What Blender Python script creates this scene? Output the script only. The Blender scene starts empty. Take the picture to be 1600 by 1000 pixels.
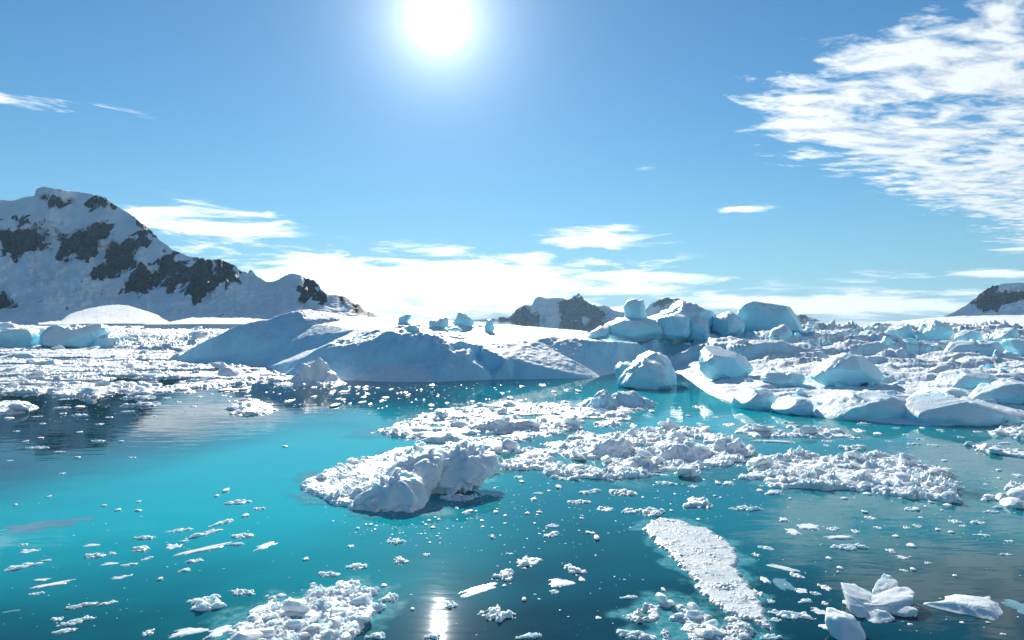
import bpy, math, random
import numpy as np
from mathutils import Vector, geometry as mgeo
R = math.radians
sc = bpy.context.scene
COL = sc.collection

# ------------------------------------------------------------------ camera
CAMH = 4.0
F = 1600 * 24.0 / 36.0          # focal length in photograph pixels
cam_d = bpy.data.cameras.new('camera'); cam_d.lens = 24.0; cam_d.sensor_width = 36.0
cam_d.clip_start = 0.1; cam_d.clip_end = 60000
cam = bpy.data.objects.new('camera', cam_d); COL.objects.link(cam)
cam.location = (0, 0, CAMH); cam.rotation_euler = (R(90), 0, 0)
sc.camera = cam

# ------------------------------------------------------------------ light
SUN_EL = math.atan2(472, math.hypot(F, 115)); SUN_AZ = math.atan2(-115, F)
S = Vector((math.sin(SUN_AZ) * math.cos(SUN_EL), math.cos(SUN_AZ) * math.cos(SUN_EL), math.sin(SUN_EL)))
sl = bpy.data.lights.new('sun', 'SUN'); sl.energy = 5.0; sl.angle = R(0.55); sl.color = (1.0, 0.95, 0.87)
so = bpy.data.objects.new('sun', sl); COL.objects.link(so)
so.rotation_euler = S.to_track_quat('Z', 'Y').to_euler(); so.location = (0, 0, 60)
sc.view_settings.view_transform = 'Standard'; sc.view_settings.look = 'None'
sc.view_settings.gamma = 1.0; sc.view_settings.exposure = 0.72
sc.view_settings.use_curve_mapping = False
sc.cycles.max_bounces = 8; sc.cycles.diffuse_bounces = 4; sc.cycles.glossy_bounces = 4
sc.cycles.caustics_reflective = False; sc.cycles.caustics_refractive = False
sc.cycles.sample_clamp_indirect = 6.0


class NT:
    """small helper for writing node trees as expressions"""
    def __init__(s, tree): s.t = tree; s.n = tree.nodes; s.l = tree.links
    def node(s, typ, **kw):
        n = s.n.new(typ)
        for k, v in kw.items(): setattr(n, k, v)
        return n
    def put(s, sock, v):
        if isinstance(v, bpy.types.NodeSocket): s.l.new(v, sock)
        elif v is not None: sock.default_value = v
    def m(s, op, a, b=None, c=None, clamp=False):
        n = s.n.new('ShaderNodeMath'); n.operation = op; n.use_clamp = clamp
        s.put(n.inputs[0], a)
        if b is not None: s.put(n.inputs[1], b)
        if c is not None: s.put(n.inputs[2], c)
        return n.outputs[0]
    def v(s, op, a, b=None):
        n = s.n.new('ShaderNodeVectorMath'); n.operation = op
        s.put(n.inputs[0], a)
        if b is not None:
            if op == 'SCALE': s.put(n.inputs['Scale'], b)
            else: s.put(n.inputs[1], b)
        return n.outputs['Value'] if op in ('DOT_PRODUCT', 'LENGTH', 'DISTANCE') else n.outputs[0]
    def xyz(s, x, y, z):
        n = s.n.new('ShaderNodeCombineXYZ'); s.put(n.inputs[0], x); s.put(n.inputs[1], y); s.put(n.inputs[2], z)
        return n.outputs[0]
    def sep(s, v):
        n = s.n.new('ShaderNodeSeparateXYZ'); s.put(n.inputs[0], v); return n.outputs
    def smooth(s, x, a, b, lo=0.0, hi=1.0):
        n = s.n.new('ShaderNodeMapRange'); n.interpolation_type = 'SMOOTHSTEP'
        s.put(n.inputs['Value'], x); s.put(n.inputs['From Min'], a); s.put(n.inputs['From Max'], b)
        s.put(n.inputs['To Min'], lo); s.put(n.inputs['To Max'], hi)
        return n.outputs[0]
    def noise(s, vec, scale, detail=4, rough=0.5, dist=0.0, lac=2.0, dim='3D', out='Fac'):
        n = s.n.new('ShaderNodeTexNoise'); n.noise_dimensions = dim
        s.put(n.inputs['Vector'], vec); n.inputs['Scale'].default_value = scale
        n.inputs['Detail'].default_value = detail; n.inputs['Roughness'].default_value = rough
        n.inputs['Distortion'].default_value = dist; n.inputs['Lacunarity'].default_value = lac
        return n.outputs[out]
    def mix(s, f, a, b):
        n = s.n.new('ShaderNodeMix'); n.data_type = 'RGBA'
        s.put(n.inputs[0], f)
        for sock, v in ((n.inputs[6], a), (n.inputs[7], b)):
            s.put(sock, (*v, 1.0) if isinstance(v, tuple) and len(v) == 3 else v)
        return n.outputs[2]
    def bump(s, h, strength, dist, normal=None):
        n = s.n.new('ShaderNodeBump'); s.put(n.inputs['Height'], h)
        n.inputs['Strength'].default_value = strength; n.inputs['Distance'].default_value = dist
        if normal is not None: s.l.new(normal, n.inputs['Normal'])
        return n.outputs[0]


# ------------------------------------------------------------------ sky
world = bpy.data.worlds.new('World'); sc.world = world; world.use_nodes = True
w = NT(world.node_tree); w.n.clear()
sky = w.node('ShaderNodeTexSky', sky_type='NISHITA', sun_disc=False)
sky.sun_elevation = SUN_EL; sky.sun_rotation = SUN_AZ
sky.altitude = 0; sky.air_density = 1.0; sky.dust_density = 0.0; sky.ozone_density = 3.0
D = w.v('NORMALIZE', w.node('ShaderNodeTexCoord').outputs['Generated'])
dx, dy, dz = w.sep(D)
skyc = w.v('MULTIPLY', sky.outputs[0], (0.020, 0.048, 0.059))      # strength and the cool clear polar air
# bright aureole of scattered light round the sun, and the sun itself
ang = w.m('ARCCOSINE', w.m('MINIMUM', w.v('DOT_PRODUCT', D, tuple(S)), 0.999999))
def ex(k, amp): return w.m('MULTIPLY', w.m('EXPONENT', w.m('MULTIPLY', ang, -1.0 / k)), amp)
# pale air low over the horizon
hz = w.m('EXPONENT', w.m('MULTIPLY', w.m('MAXIMUM', dz, 0.0), -1.0 / 0.13))
fwd = w.smooth(ang, 0.0, 2.2, 1.0, 0.45)                            # air scatters most light forwards
skyc = w.mix(w.m('MULTIPLY', hz, 0.85), skyc, w.v('SCALE', (0.26, 0.39, 0.475), fwd))
core = w.m('MULTIPLY', w.m('EXPONENT', w.m('MULTIPLY', w.m('MULTIPLY', ang, ang), -1.0 / 0.020 ** 2)), 2.5)
halo = w.m('ADD', core, w.m('ADD', ex(0.040, 1.35), ex(0.20, 0.15)))
skyc = w.v('ADD', skyc, w.v('SCALE', (0.92, 0.97, 1.0), halo))

# clouds: a high dappled sheet seen in perspective ...
zc = w.m('MAXIMUM', dz, 0.012)
U = w.m('DIVIDE', dx, zc); V = w.m('DIVIDE', dy, zc)
P2 = w.xyz(U, V, 0.0)
warp = w.noise(P2, 0.9, 3, 0.55, out='Color')
P3 = w.v('ADD', P2, w.v('SCALE', w.v('SUBTRACT', warp, (0.5, 0.5, 0.5)), 0.45))
ca, sa = math.cos(R(24)), math.sin(R(24))
A1 = w.m('ADD', w.m('MULTIPLY', U, ca), w.m('MULTIPLY', V, sa))
px3, py3, _ = w.sep(P3)
al = w.m('ADD', w.m('MULTIPLY', px3, ca), w.m('MULTIPLY', py3, sa))
ac = w.m('SUBTRACT', w.m('MULTIPLY', py3, ca), w.m('MULTIPLY', px3, sa))
dapple = w.noise(w.xyz(w.m('MULTIPLY', al, 1.5), w.m('MULTIPLY', ac, 2.6), 1.3), 3.3, 6, 0.60)
mass = w.noise(w.xyz(w.m('MULTIPLY', al, 0.8), w.m('MULTIPLY', ac, 1.5), 7.7), 1.15, 4, 0.55)
broad = w.noise(P2, 0.75, 3, 0.5)
edge1 = w.smooth(w.m('ADD', U, w.m('MULTIPLY', w.m('SUBTRACT', broad, 0.5), 1.5)), 0.68, 1.40)
edge2 = w.smooth(w.m('SUBTRACT', w.m('ADD', U, 2.55), V), -0.5, 0.7)
sheet = w.m('MULTIPLY', edge1, edge2)
body = w.m('ADD', w.m('MULTIPLY', w.m('SUBTRACT', dapple, 0.5), 1.25), w.m('MULTIPLY', w.m('SUBTRACT', mass, 0.5), 0.85))
body = w.m('ADD', body, w.m('MULTIPLY', w.m('SUBTRACT', sheet, 0.76), 0.46))
ahigh = w.m('MULTIPLY', w.smooth(body, -0.10, 0.24), w.smooth(sheet, 0.0, 0.14))
# ... and low banks seen edge-on above the horizon
az = w.m('ARCTAN2', dx, dy)
el = w.m('DIVIDE', dz, w.m('SQRT', w.m('ADD', w.m('MULTIPLY', dx, dx), w.m('MULTIPLY', dy, dy))))
q = w.xyz(w.m('MULTIPLY', az, 5.0), w.m('MULTIPLY', el, 34.0), 0.0)
wisp = w.noise(q, 1.5, 6, 0.62, dist=0.5)
fine = w.noise(w.xyz(w.m('MULTIPLY', az, 9.0), w.m('MULTIPLY', el, 60.0), 4.0), 1.0, 4, 0.6)
def bank(pxc, pyc, hw, hh):
    """soft patch of cloud cover, centred and sized in photograph pixels"""
    a = w.m('DIVIDE', w.m('SUBTRACT', az, math.atan2(pxc - 800, F)), hw / F)
    e = w.m('DIVIDE', w.m('SUBTRACT', el, (500 - pyc) / F), hh / F)
    r2 = w.m('ADD', w.m('MULTIPLY', a, a), w.m('MULTIPLY', e, e))
    return w.m('EXPONENT', w.m('MULTIPLY', r2, -1.0))
banks = [(300, 364, 130, 34, 1.0), (660, 446, 400, 50, 1.4), (560, 410, 120, 14, .5), (945, 372, 110, 19, .95),
         (1010, 432, 120, 12, .75), (80, 224, 95, 14, .8), (1170, 337, 38, 7, .85), (1012, 271, 20, 6, .6),
         (600, 396, 45, 7, .7), (820, 405, 95, 18, .8), (1450, 440, 190, 9, .75), (1585, 411, 40, 7, .9),
         (1290, 478, 260, 19, 1.25), (900, 482, 900, 16, .9), (60, 202, 25, 5, .5)]
cov = None
for pxc, pyc, hw, hh, amp in banks:
    b = w.m('MULTIPLY', bank(pxc, pyc, hw, hh), amp)
    cov = b if cov is None else w.m('MAXIMUM', cov, b)
lowf = w.m('ADD', 0.5, w.m('ADD', w.m('MULTIPLY', w.m('SUBTRACT', wisp, 0.5), 1.25), w.m('MULTIPLY', w.m('SUBTRACT', fine, 0.5), 0.45)))
alow = w.smooth(w.m('ADD', lowf, w.m('MULTIPLY', cov, 0.34)), 0.60, 0.84)
alow = w.m('MULTIPLY', alow, w.smooth(cov, 0.12, 0.40))
alpha = w.m('MAXIMUM', ahigh, alow)
alpha = w.m('MULTIPLY', alpha, w.smooth(dz, -0.002, 0.004))
shade = w.m('ADD', 0.46, w.m('MULTIPLY', ex(0.5, 1.0), 0.72))
thick = w.smooth(w.m('ADD', body, w.m('MULTIPLY', w.m('SUBTRACT', dapple, 0.5), 0.9)), -0.05, 0.40, 0.74, 1.05)
thick = w.m('ADD', w.m('MULTIPLY', thick, ahigh), w.m('MULTIPLY', w.m('SUBTRACT', 1.0, ahigh), 1.22))
ccol = w.v('SCALE', w.mix(ahigh, (0.93, 0.955, 0.97), (0.86, 0.925, 0.985)), w.m('MULTIPLY', shade, thick))
final = w.mix(w.m('MULTIPLY', alpha, 0.95), skyc, ccol)
bg = w.node('ShaderNodeBackground'); w.l.new(final, bg.inputs[0]); bg.inputs[1].default_value = 1.0
w.l.new(bg.outputs[0], w.node('ShaderNodeOutputWorld').inputs[0])
world.cycles.sampling_method = 'MANUAL'; world.cycles.sample_map_resolution = 1024


# ------------------------------------------------------------------ helpers
def P(px, py, d):
    """world point seen at photograph pixel (px,py) at distance d along the view"""
    return ((px - 800) / F * d, d, CAMH - (py - 500) / F * d)
def W(px, py):
    d = CAMH * F / (py - 500); return ((px - 800) / F * d, d)
def dwater(py): return CAMH * F / (py - 500)

def _hash(ix, iy, iz, seed):
    h = (ix.astype(np.int64) * 374761393 + iy.astype(np.int64) * 668265263 + iz.astype(np.int64) * 2147483647 + seed * 974711) & 0xffffffff
    h = ((h ^ (h >> 13)) * 1274126177) & 0xffffffff
    h = ((h ^ (h >> 16)) * 2246822519) & 0xffffffff
    return (h ^ (h >> 15)) & 0xffffffff
_rs = np.random.RandomState(7); _PM = _rs.permutation(4096).astype(np.int32); _PM = np.r_[_PM, _PM]
_gv = _rs.normal(size=(4096, 3)); _gv = (_gv / np.linalg.norm(_gv, axis=1)[:, None] * 1.25).astype(np.float32)
_GX, _GY, _GZ = [np.ascontiguousarray(_gv[:, k]) for k in range(3)]
def perlin(p, seed=0):
    """gradient noise"""
    p = np.asarray(p, np.float64); i = np.floor(p); f = (p - i).astype(np.float32)
    i = (i.astype(np.int64) + seed * 131) & 4095; i = i.astype(np.int32)
    x, y, z = f[:, 0], f[:, 1], f[:, 2]
    u, v, t = [k * k * k * (k * (k * 6 - 15) + 10) for k in (x, y, z)]
    xs = [_PM[i[:, 0]], _PM[(i[:, 0] + 1) & 4095]]
    res = []
    for a in (0, 1):
        ry = []
        for b in (0, 1):
            hb = _PM[(xs[a] + i[:, 1] + b) & 4095]
            rz = []
            for c in (0, 1):
                h = _PM[(hb + i[:, 2] + c) & 4095]
                rz.append(_GX[h] * (x - a) + _GY[h] * (y - b) + _GZ[h] * (z - c))
            ry.append(rz[0] + t * (rz[1] - rz[0]))
        res.append(ry[0] + v * (ry[1] - ry[0]))
    return (res[0] + u * (res[1] - res[0])).astype(np.float64)
def fbm(p, scale=1.0, octv=4, gain=0.5, seed=0, ridged=False):
    p = np.asarray(p, float)
    if p.shape[1] == 2: p = np.c_[p, np.full(len(p), 0.37)]
    p = p * scale; a = 1.0; r = 0
    for o in range(octv):
        n = perlin(p, seed + o)
        if ridged: n = 0.5 - np.abs(n) * 2
        r = r + a * n; a *= gain; p = p * 2.03 + 11.7
    return r
def worley(xy, size, seed=0):
    """cellular lumps: distance to the nearest cell point, its random numbers and the offset from it"""
    q_ = xy / size; i = np.floor(q_).astype(np.int64)
    best = np.full(len(q_), 9.0); sec = best.copy(); off = np.zeros_like(q_); rid = np.zeros(len(q_), np.int64)
    z0 = np.zeros(len(q_), np.int64)
    for a in (-1, 0, 1):
        for b in (-1, 0, 1):
            cx, cy = i[:, 0] + a, i[:, 1] + b
            h1 = _hash(cx, cy, z0, seed); h2 = _hash(cx, cy, z0 + 7, seed)
            pt = np.c_[cx + 0.1 + 0.8 * h1 / 2**32, cy + 0.1 + 0.8 * h2 / 2**32]
            o = q_ - pt; d = np.hypot(o[:, 0], o[:, 1])
            nb = d < best
            sec = np.where(nb, best, np.minimum(sec, d))
            off[nb] = o[nb]; rid = np.where(nb, (h1 ^ (h2 * 31)) & 0xffffff, rid); best = np.where(nb, d, best)
    def rnd(k): return (_hash(rid, rid * 3 + k, z0 + k, 5)) / 2**32
    return best, sec, off, rnd
def sstep(x, a, b):
    t = np.clip((x - a) / (b - a), 0, 1); return t * t * (3 - 2 * t)
def polysdf(xy, poly):
    """signed distance to a polygon, positive inside"""
    poly = np.asarray(poly, float); n = len(poly)
    d = np.full(len(xy), 1e18); inside = np.zeros(len(xy), bool)
    for k in range(n):
        a, b = poly[k], poly[(k + 1) % n]
        ab = b - a; ap = xy - a
        t = np.clip((ap @ ab) / max(ab @ ab, 1e-12), 0, 1)
        dd = ap - t[:, None] * ab; d = np.minimum(d, (dd * dd).sum(1))
        c = (a[1] > xy[:, 1]) != (b[1] > xy[:, 1])
        if a[1] != b[1]:
            xi = (b[0] - a[0]) * (xy[:, 1] - a[1]) / (b[1] - a[1]) + a[0]
            inside ^= c & (xy[:, 0] < xi)
    return np.where(inside, 1, -1) * np.sqrt(d)

def mesh_from(name, V_, F_, mat, smooth=True):
    me = bpy.data.meshes.new(name)
    V_ = np.asarray(V_, np.float32); F_ = np.asarray(F_, np.int32)
    k = F_.shape[1]
    me.vertices.add(len(V_)); me.vertices.foreach_set('co', V_.ravel())
    me.loops.add(F_.size); me.loops.foreach_set('vertex_index', F_.ravel())
    me.polygons.add(len(F_)); me.polygons.foreach_set('loop_start', np.arange(0, F_.size, k, dtype=np.int32))
    me.polygons.foreach_set('loop_total', np.full(len(F_), k, np.int32))
    me.polygons.foreach_set('use_smooth', np.full(len(F_), smooth))
    me.update(calc_edges=True)
    if mat is not None: me.materials.append(mat)
    return me
def grid_faces(nu, nv, keep=None):
    a = (np.arange(nv - 1)[:, None] * nu + np.arange(nu - 1)[None]).ravel()
    f = np.c_[a, a + 1, a + nu + 1, a + nu]
    if keep is not None: f = f[keep[f].any(1)]
    return f
def compact(V_, F_):
    used = np.zeros(len(V_), bool); used[F_.ravel()] = True
    idx = np.cumsum(used) - 1
    return V_[used], idx[F_], used
def link(name, me, label=None, cat=None, group=None, kind=None, parent=None, loc=None):
    o = bpy.data.objects.new(name, me); COL.objects.link(o)
    if label: o['label'] = label
    if cat: o['category'] = cat
    if group: o['group'] = group
    if kind: o['kind'] = kind
    if parent is not None: o.parent = parent
    if loc is not None: o.location = loc
    return o
def place(name, V_, F_, mat, label, cat, group=None, kind=None, smooth=True):
    """one thing: mesh with its origin at the middle of its base"""
    c = np.array([V_[:, 0].mean(), V_[:, 1].mean(), max(V_[:, 2].min(), 0)])
    me = mesh_from(name, V_ - c, F_, mat, smooth)
    return link(name, me, label, cat, group, kind, loc=tuple(c))

# ------------------------------------------------------------------ materials
def principled(name):
    m = bpy.data.materials.new(name); m.use_nodes = True
    t = NT(m.node_tree); b = m.node_tree.nodes['Principled BSDF']
    return m, t, b
def make_ice(name, white, blue, amount, sss=0.25, srad=0.5, rough=0.55, bump=0.5, bscale=1.0, spec=0.3, shaded_ice=None, lie=(0.45, 0.85)):
    """old snow and glacier ice: white with patches of dense blue ice, light travelling inside it"""
    m, t, b = principled(name)
    pos = t.node('ShaderNodeNewGeometry').outputs['Position']
    n1 = t.noise(pos, 0.35 * bscale, 5, 0.6, dist=0.4)
    n2 = t.noise(pos, 2.2 * bscale, 6, 0.6)
    n3 = t.noise(pos, 9.0 * bscale, 4, 0.65)
    f = t.smooth(t.m('ADD', n1, t.m('MULTIPLY', t.m('SUBTRACT', n2, 0.5), 0.35)), 0.5 - 0.25, 0.5 + 0.25)
    col = t.mix(t.m('MULTIPLY', f, amount), white, blue)
    col = t.mix(t.smooth(n3, 0.35, 0.75, 0.0, 0.16), col, tuple(x * 0.78 for x in white))
    if shaded_ice:      # snow lies where gentle; steep flanks get dense ice with blue shade painted in
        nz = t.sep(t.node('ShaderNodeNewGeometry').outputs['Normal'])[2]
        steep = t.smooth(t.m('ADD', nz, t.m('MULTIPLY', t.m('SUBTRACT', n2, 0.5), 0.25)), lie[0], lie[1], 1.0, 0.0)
        col = t.mix(steep, col, t.mix(t.smooth(n1, 0.3, 0.7), shaded_ice, tuple(min(1.0, x * 1.18 + 0.02) for x in shaded_ice)))
    t.put(b.inputs['Base Color'], col)
    b.inputs['Roughness'].default_value = rough; b.inputs['Specular IOR Level'].default_value = spec
    b.inputs['IOR'].default_value = 1.31
    b.inputs['Subsurface Weight'].default_value = sss
    b.inputs['Subsurface Radius'].default_value = (0.25, 0.75, 1.0)
    b.inputs['Subsurface Scale'].default_value = srad
    vo = t.node('ShaderNodeTexVoronoi', feature='DISTANCE_TO_EDGE'); t.put(vo.inputs['Vector'], t.v('ADD', pos, t.v('SCALE', t.noise(pos, 1.3 * bscale, 3, 0.6, out='Color'), 0.5 / bscale))); vo.inputs['Scale'].default_value = 1.1 * bscale
    seam = t.smooth(vo.outputs['Distance'], 0.0, 0.06)
    h = t.m('ADD', t.m('ADD', t.m('MULTIPLY', n2, 0.6), t.m('MULTIPLY', n3, 0.55)), t.m('MULTIPLY', seam, 0.10))
    if bump: t.put(b.inputs['Normal'], t.bump(h, bump, 0.12 / bscale))
    return m
SNOW = make_ice('old_snow', (0.91, 0.925, 0.935), (0.80, 0.88, 0.92), 0.5, sss=0.0, rough=0.6, bump=0.45, shaded_ice=(0.44, 0.74, 0.88), lie=(0.83, 0.94))
BERG = make_ice('glacier_ice', (0.88, 0.93, 0.945), (0.62, 0.85, 0.91), 0.6, sss=0.30, srad=0.45, rough=0.42, bump=0.6, bscale=1.3, spec=0.4, shaded_ice=(0.38, 0.74, 0.86), lie=(0.25, 0.80))
SHELF = make_ice('hummocked_snow', (0.90, 0.925, 0.94), (0.72, 0.86, 0.92), 0.5, sss=0.0, rough=0.6, bump=0.7, bscale=1.5, shaded_ice=(0.45, 0.75, 0.86), lie=(0.55, 0.88))
BRASH = make_ice('brash_snow', (0.93, 0.94, 0.945), (0.84, 0.89, 0.91), 0.5, sss=0.55, srad=0.10, rough=0.5, bump=0.45, bscale=6.0, shaded_ice=(0.78, 0.85, 0.88), lie=(0.1, 0.7))
SLUSH = make_ice('wet_slush', (0.80, 0.83, 0.84), (0.50, 0.58, 0.61), 0.85, sss=0.3, srad=0.06, rough=0.30, bump=0.35, bscale=5.0, spec=0.5)
CLEAR = make_ice('smooth_wet_ice', (0.90, 0.92, 0.925), (0.70, 0.80, 0.83), 0.7, sss=0.35, srad=0.12, rough=0.22, bump=0.2, bscale=4.0, spec=0.5)
FILM = make_ice('thin_grey_ice', (0.16, 0.33, 0.39), (0.05, 0.22, 0.28), 0.8, sss=0.0, rough=0.15, bump=0.15, bscale=4.0, spec=0.5)

def make_mountain(name, rock_a, rock_b, snow, scale):
    m, t, b = principled(name)
    pos = t.node('ShaderNodeNewGeometry').outputs['Position']
    at = t.node('ShaderNodeAttribute', attribute_name='rock').outputs['Fac']
    n1 = t.noise(t.v('MULTIPLY', pos, (1, 0.6, 0.42)), 0.036 * scale, 7, 0.62, dist=0.6)
    n2 = t.noise(t.v('MULTIPLY', pos, (1, 1, 0.35)), 0.15 * scale, 6, 0.6)
    n3 = t.noise(pos, 0.02 * scale, 4, 0.5)
    mask = t.smooth(t.m('ADD', at, t.m('MULTIPLY', t.m('SUBTRACT', n1, 0.5), 3.0)), 0.42, 0.58)
    rock = t.mix(t.smooth(n2, 0.35, 0.65), rock_a, rock_b)
    snw = t.mix(t.smooth(n3, 0.35, 0.7), snow, tuple(x * 0.86 for x in snow))
    t.put(b.inputs['Base Color'], t.mix(mask, snw, rock))
    b.inputs['Roughness'].default_value = 0.75; b.inputs['Specular IOR Level'].default_value = 0.15
    h = t.m('MULTIPLY', n2, t.m('ADD', 0.25, mask))
    t.put(b.inputs['Normal'], t.bump(h, 0.6, 4.0 / scale))
    return m
MOUNT = make_mountain('snowy_rock', (0.012, 0.015, 0.020), (0.050, 0.058, 0.070), (0.92, 0.945, 0.965), 1.0)
FARMT = make_mountain('far_snowy_rock', (0.020, 0.024, 0.030), (0.065, 0.075, 0.090), (0.92, 0.945, 0.965), 0.25)

def make_water():
    m, t, b = principled('glacial_water')
    pos = t.node('ShaderNodeNewGeometry').outputs['Position']
    x, y, z = t.sep(pos)
    nw = t.noise(t.v('MULTIPLY', pos, (1, 1, 0)), 0.11, 4, 0.5)
    nf = t.noise(t.v('MULTIPLY', pos, (0.6, 1.4, 0)), 0.55, 5, 0.6)
    wob = t.m('MULTIPLY', t.m('SUBTRACT', nw, 0.5), 1.5)
    def patch(px, py, rx, ry, lo=0.55, hi=1.25):
        cx, cy = W(px, py)
        u = t.m('DIVIDE', t.m('SUBTRACT', x, cx), rx); v_ = t.m('DIVIDE', t.m('SUBTRACT', y, cy), ry)
        r = t.m('SQRT', t.m('ADD', t.m('MULTIPLY', u, u), t.m('MULTIPLY', v_, v_)))
        return t.smooth(t.m('ADD', r, wob), lo, hi, 1.0, 0.0)
    deep, mid, milk = (0.000, 0.030, 0.048), (0.000, 0.150, 0.195), (0.000, 0.400, 0.450)
    col = t.mix(t.smooth(nf, 0.3, 0.7), deep, (0.001, 0.055, 0.082))
    # water clouded with ground rock over the drowned feet of the bergs
    col = t.mix(t.m('MULTIPLY', patch(370, 800, 7.5, 5.0, 0.3, 1.4), 0.95), col, mid)
    col = t.mix(patch(780, 780, 8.0, 4.6, 0.3, 1.3), col, mid)
    col = t.mix(patch(500, 718, 6.5, 9.5, 0.35, 1.4), col, milk)
    col = t.mix(t.m('MULTIPLY', patch(1050, 640, 12, 14, 0.3, 1.4), 0.8), col, milk)
    col = t.mix(t.m('MULTIPLY', patch(1380, 770, 8.5, 7.0, 0.3, 1.4), 0.95), col, (0.000, 0.175, 0.215))
    col = t.mix(t.m('MULTIPLY', patch(1700, 950, 3.2, 2.6, 0.3, 1.4), 0.7), col, (0.004, 0.026, 0.040))
    t.put(b.inputs['Base Color'], col)
    b.inputs['Roughness'].default_value = 0.02; b.inputs['IOR'].default_value = 1.333
    b.inputs['Specular IOR Level'].default_value = 0.25
    r1 = t.noise(t.v('MULTIPLY', pos, (0.35, 1.0, 1)), 1.6, 3, 0.5, dist=0.3)
    r2 = t.noise(t.v('MULTIPLY', pos, (0.30, 1.0, 1)), 7.0, 2, 0.5)
    r3 = t.noise(pos, 0.25, 2, 0.5)
    h = t.m('ADD', t.m('MULTIPLY', r1, 0.55), t.m('ADD', t.m('MULTIPLY', r2, 0.05), t.m('MULTIPLY', r3, 0.8)))
    t.put(b.inputs['Normal'], t.bump(h, 0.5, 0.020))
    return m
WATER = make_water()

def make_rim():
    """thin half-drowned ice round the floes, thinning out to nothing"""
    m, t, b = principled('drowned_ice')
    pos = t.node('ShaderNodeNewGeometry').outputs['Position']
    at = t.node('ShaderNodeAttribute', attribute_name='fade').outputs['Fac']
    n = t.noise(pos, 2.2, 5, 0.6); n2 = t.noise(pos, 9.0, 4, 0.6)
    t.put(b.inputs['Base Color'], t.mix(t.smooth(n2, 0.35, 0.7), (0.03, 0.36, 0.42), (0.22, 0.56, 0.60)))
    b.inputs['Roughness'].default_value = 0.06; b.inputs['Specular IOR Level'].default_value = 0.25
    tr = t.node('ShaderNodeBsdfTransparent'); mx = t.node('ShaderNodeMixShader')
    t.put(mx.inputs[0], t.m('MULTIPLY', t.smooth(t.m('ADD', at, t.m('MULTIPLY', t.m('SUBTRACT', n, 0.5), 0.9)), 0.30, 0.95), 0.62))
    t.l.new(tr.outputs[0], mx.inputs[1]); t.l.new(b.outputs[0], mx.inputs[2])
    t.l.new(mx.outputs[0], m.node_tree.nodes['Material Output'].inputs['Surface'])
    return m
RIM = make_rim()

# ------------------------------------------------------------------ water
wv = np.array([(-9000, -900, 0), (9000, -900, 0), (9000, 9000, 0), (-9000, 9000, 0)], float)
link('sea_water', mesh_from('sea_water', wv, np.array([[0, 1, 2, 3]]), WATER), 'calm turquoise glacial sea water between the ice', kind='structure')

# ------------------------------------------------------------------ mountains
def interp(pts, xs):
    pts = np.array(pts, float); return np.interp(xs, pts[:, 0], pts[:, 1])
def mountain(name, label, ridge, base_y, d0, d1, rocks, mat, step, relief, seed, rock_bias=0.0, curve=0.8):
    """a mountain face from its foot at distance d0 up to the ridge at distance d1, and the slope behind it"""
    x0, x1 = ridge[0][0], ridge[-1][0]
    nu = int((x1 - x0) / step) + 1
    px = np.linspace(x0, x1, nu)
    ry = interp(ridge, px)
    jag = fbm(np.c_[px * 0.07, np.zeros(nu)], 1.0, 4, 0.6, seed) * 2.0
    rkx = np.zeros(nu)
    for poly in rocks: rkx = np.maximum(rkx, sstep(polysdf(np.c_[px, ry + 2], poly), -6, 2))
    ry = np.minimum(ry + jag * (0.6 + 1.8 * rkx), base_y - 0.5)
    nv = int(max(base_y - ry.min(), 20) / step) + 1
    s = np.linspace(0, 1, nv)
    PX, SS = np.meshgrid(px, s); RY = np.broadcast_to(ry, PX.shape)
    PY = base_y + (RY - base_y) * SS
    q2 = np.c_[PX.ravel(), PY.ravel()]
    rel = fbm(q2 * (1, 0.75), 0.016, 6, 0.55, seed + 3, ridged=True).reshape(PX.shape)
    rel2 = fbm(q2 * (1, 0.5), 0.07, 4, 0.5, seed + 5).reshape(PX.shape)
    rock = np.full(q2.shape[0], -30.0)
    for poly in rocks: rock = np.maximum(rock, polysdf(q2, poly))
    rockv = np.clip(0.5 + rock_bias + rock / 20.0, 0, 1)
    rk = sstep(rockv, 0.2, 0.8).reshape(PX.shape)
    broad_ = fbm(q2, 0.012, 2, 0.5, seed + 9).reshape(PX.shape)
    crev = fbm(q2 @ np.array([[0.5, -0.35], [0.9, 1.6]]), 0.06, 3, 0.5, seed + 12, ridged=True).reshape(PX.shape) * (SS < 0.75)
    rise = (base_y - RY) / (base_y - ry.min())
    DD = d0 + (d1 - d0) * SS ** curve * (0.15 + 0.85 * rise) + relief * (broad_ * 0.8 + rel * (0.12 + 0.55 * rk) + rel2 * (0.07 + 0.60 * rk) + 0.20 * crev) * np.minimum(SS * 5, 1) * (0.2 + 0.8 * rise)
    Z = CAMH - (PY - 500) / F * DD
    Vv = np.c_[((PX - 800) / F * DD).ravel(), DD.ravel(), Z.ravel()]
    Vv[:nu, 2] = -3.0
    # slope behind the ridge
    last = Vv[-nu:]
    back = []
    for k in range(1, 5):
        g = last.copy(); g[:, 1] += (d1 - d0) * 0.45 * k; g[:, 0] *= g[:, 1] / last[:, 1]; g[:, 2] = last[:, 2] * (1 - k / 4) - 3 * k / 4; back.append(g)
    Vall = np.vstack([Vv] + back); Fc = grid_faces(nu, nv + 4)
    o = link(name, mesh_from(name, Vall, Fc, mat), label, kind='structure')
    att = o.data.attributes.new('rock', 'FLOAT', 'POINT')
    att.data.foreach_set('value', np.r_[rockv, np.tile(rockv[-nu:], 4)].astype(np.float32))
    return o
def z1(pts): return [(x / 2.667, 270 + y / 2.667) for x, y in pts]
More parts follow.
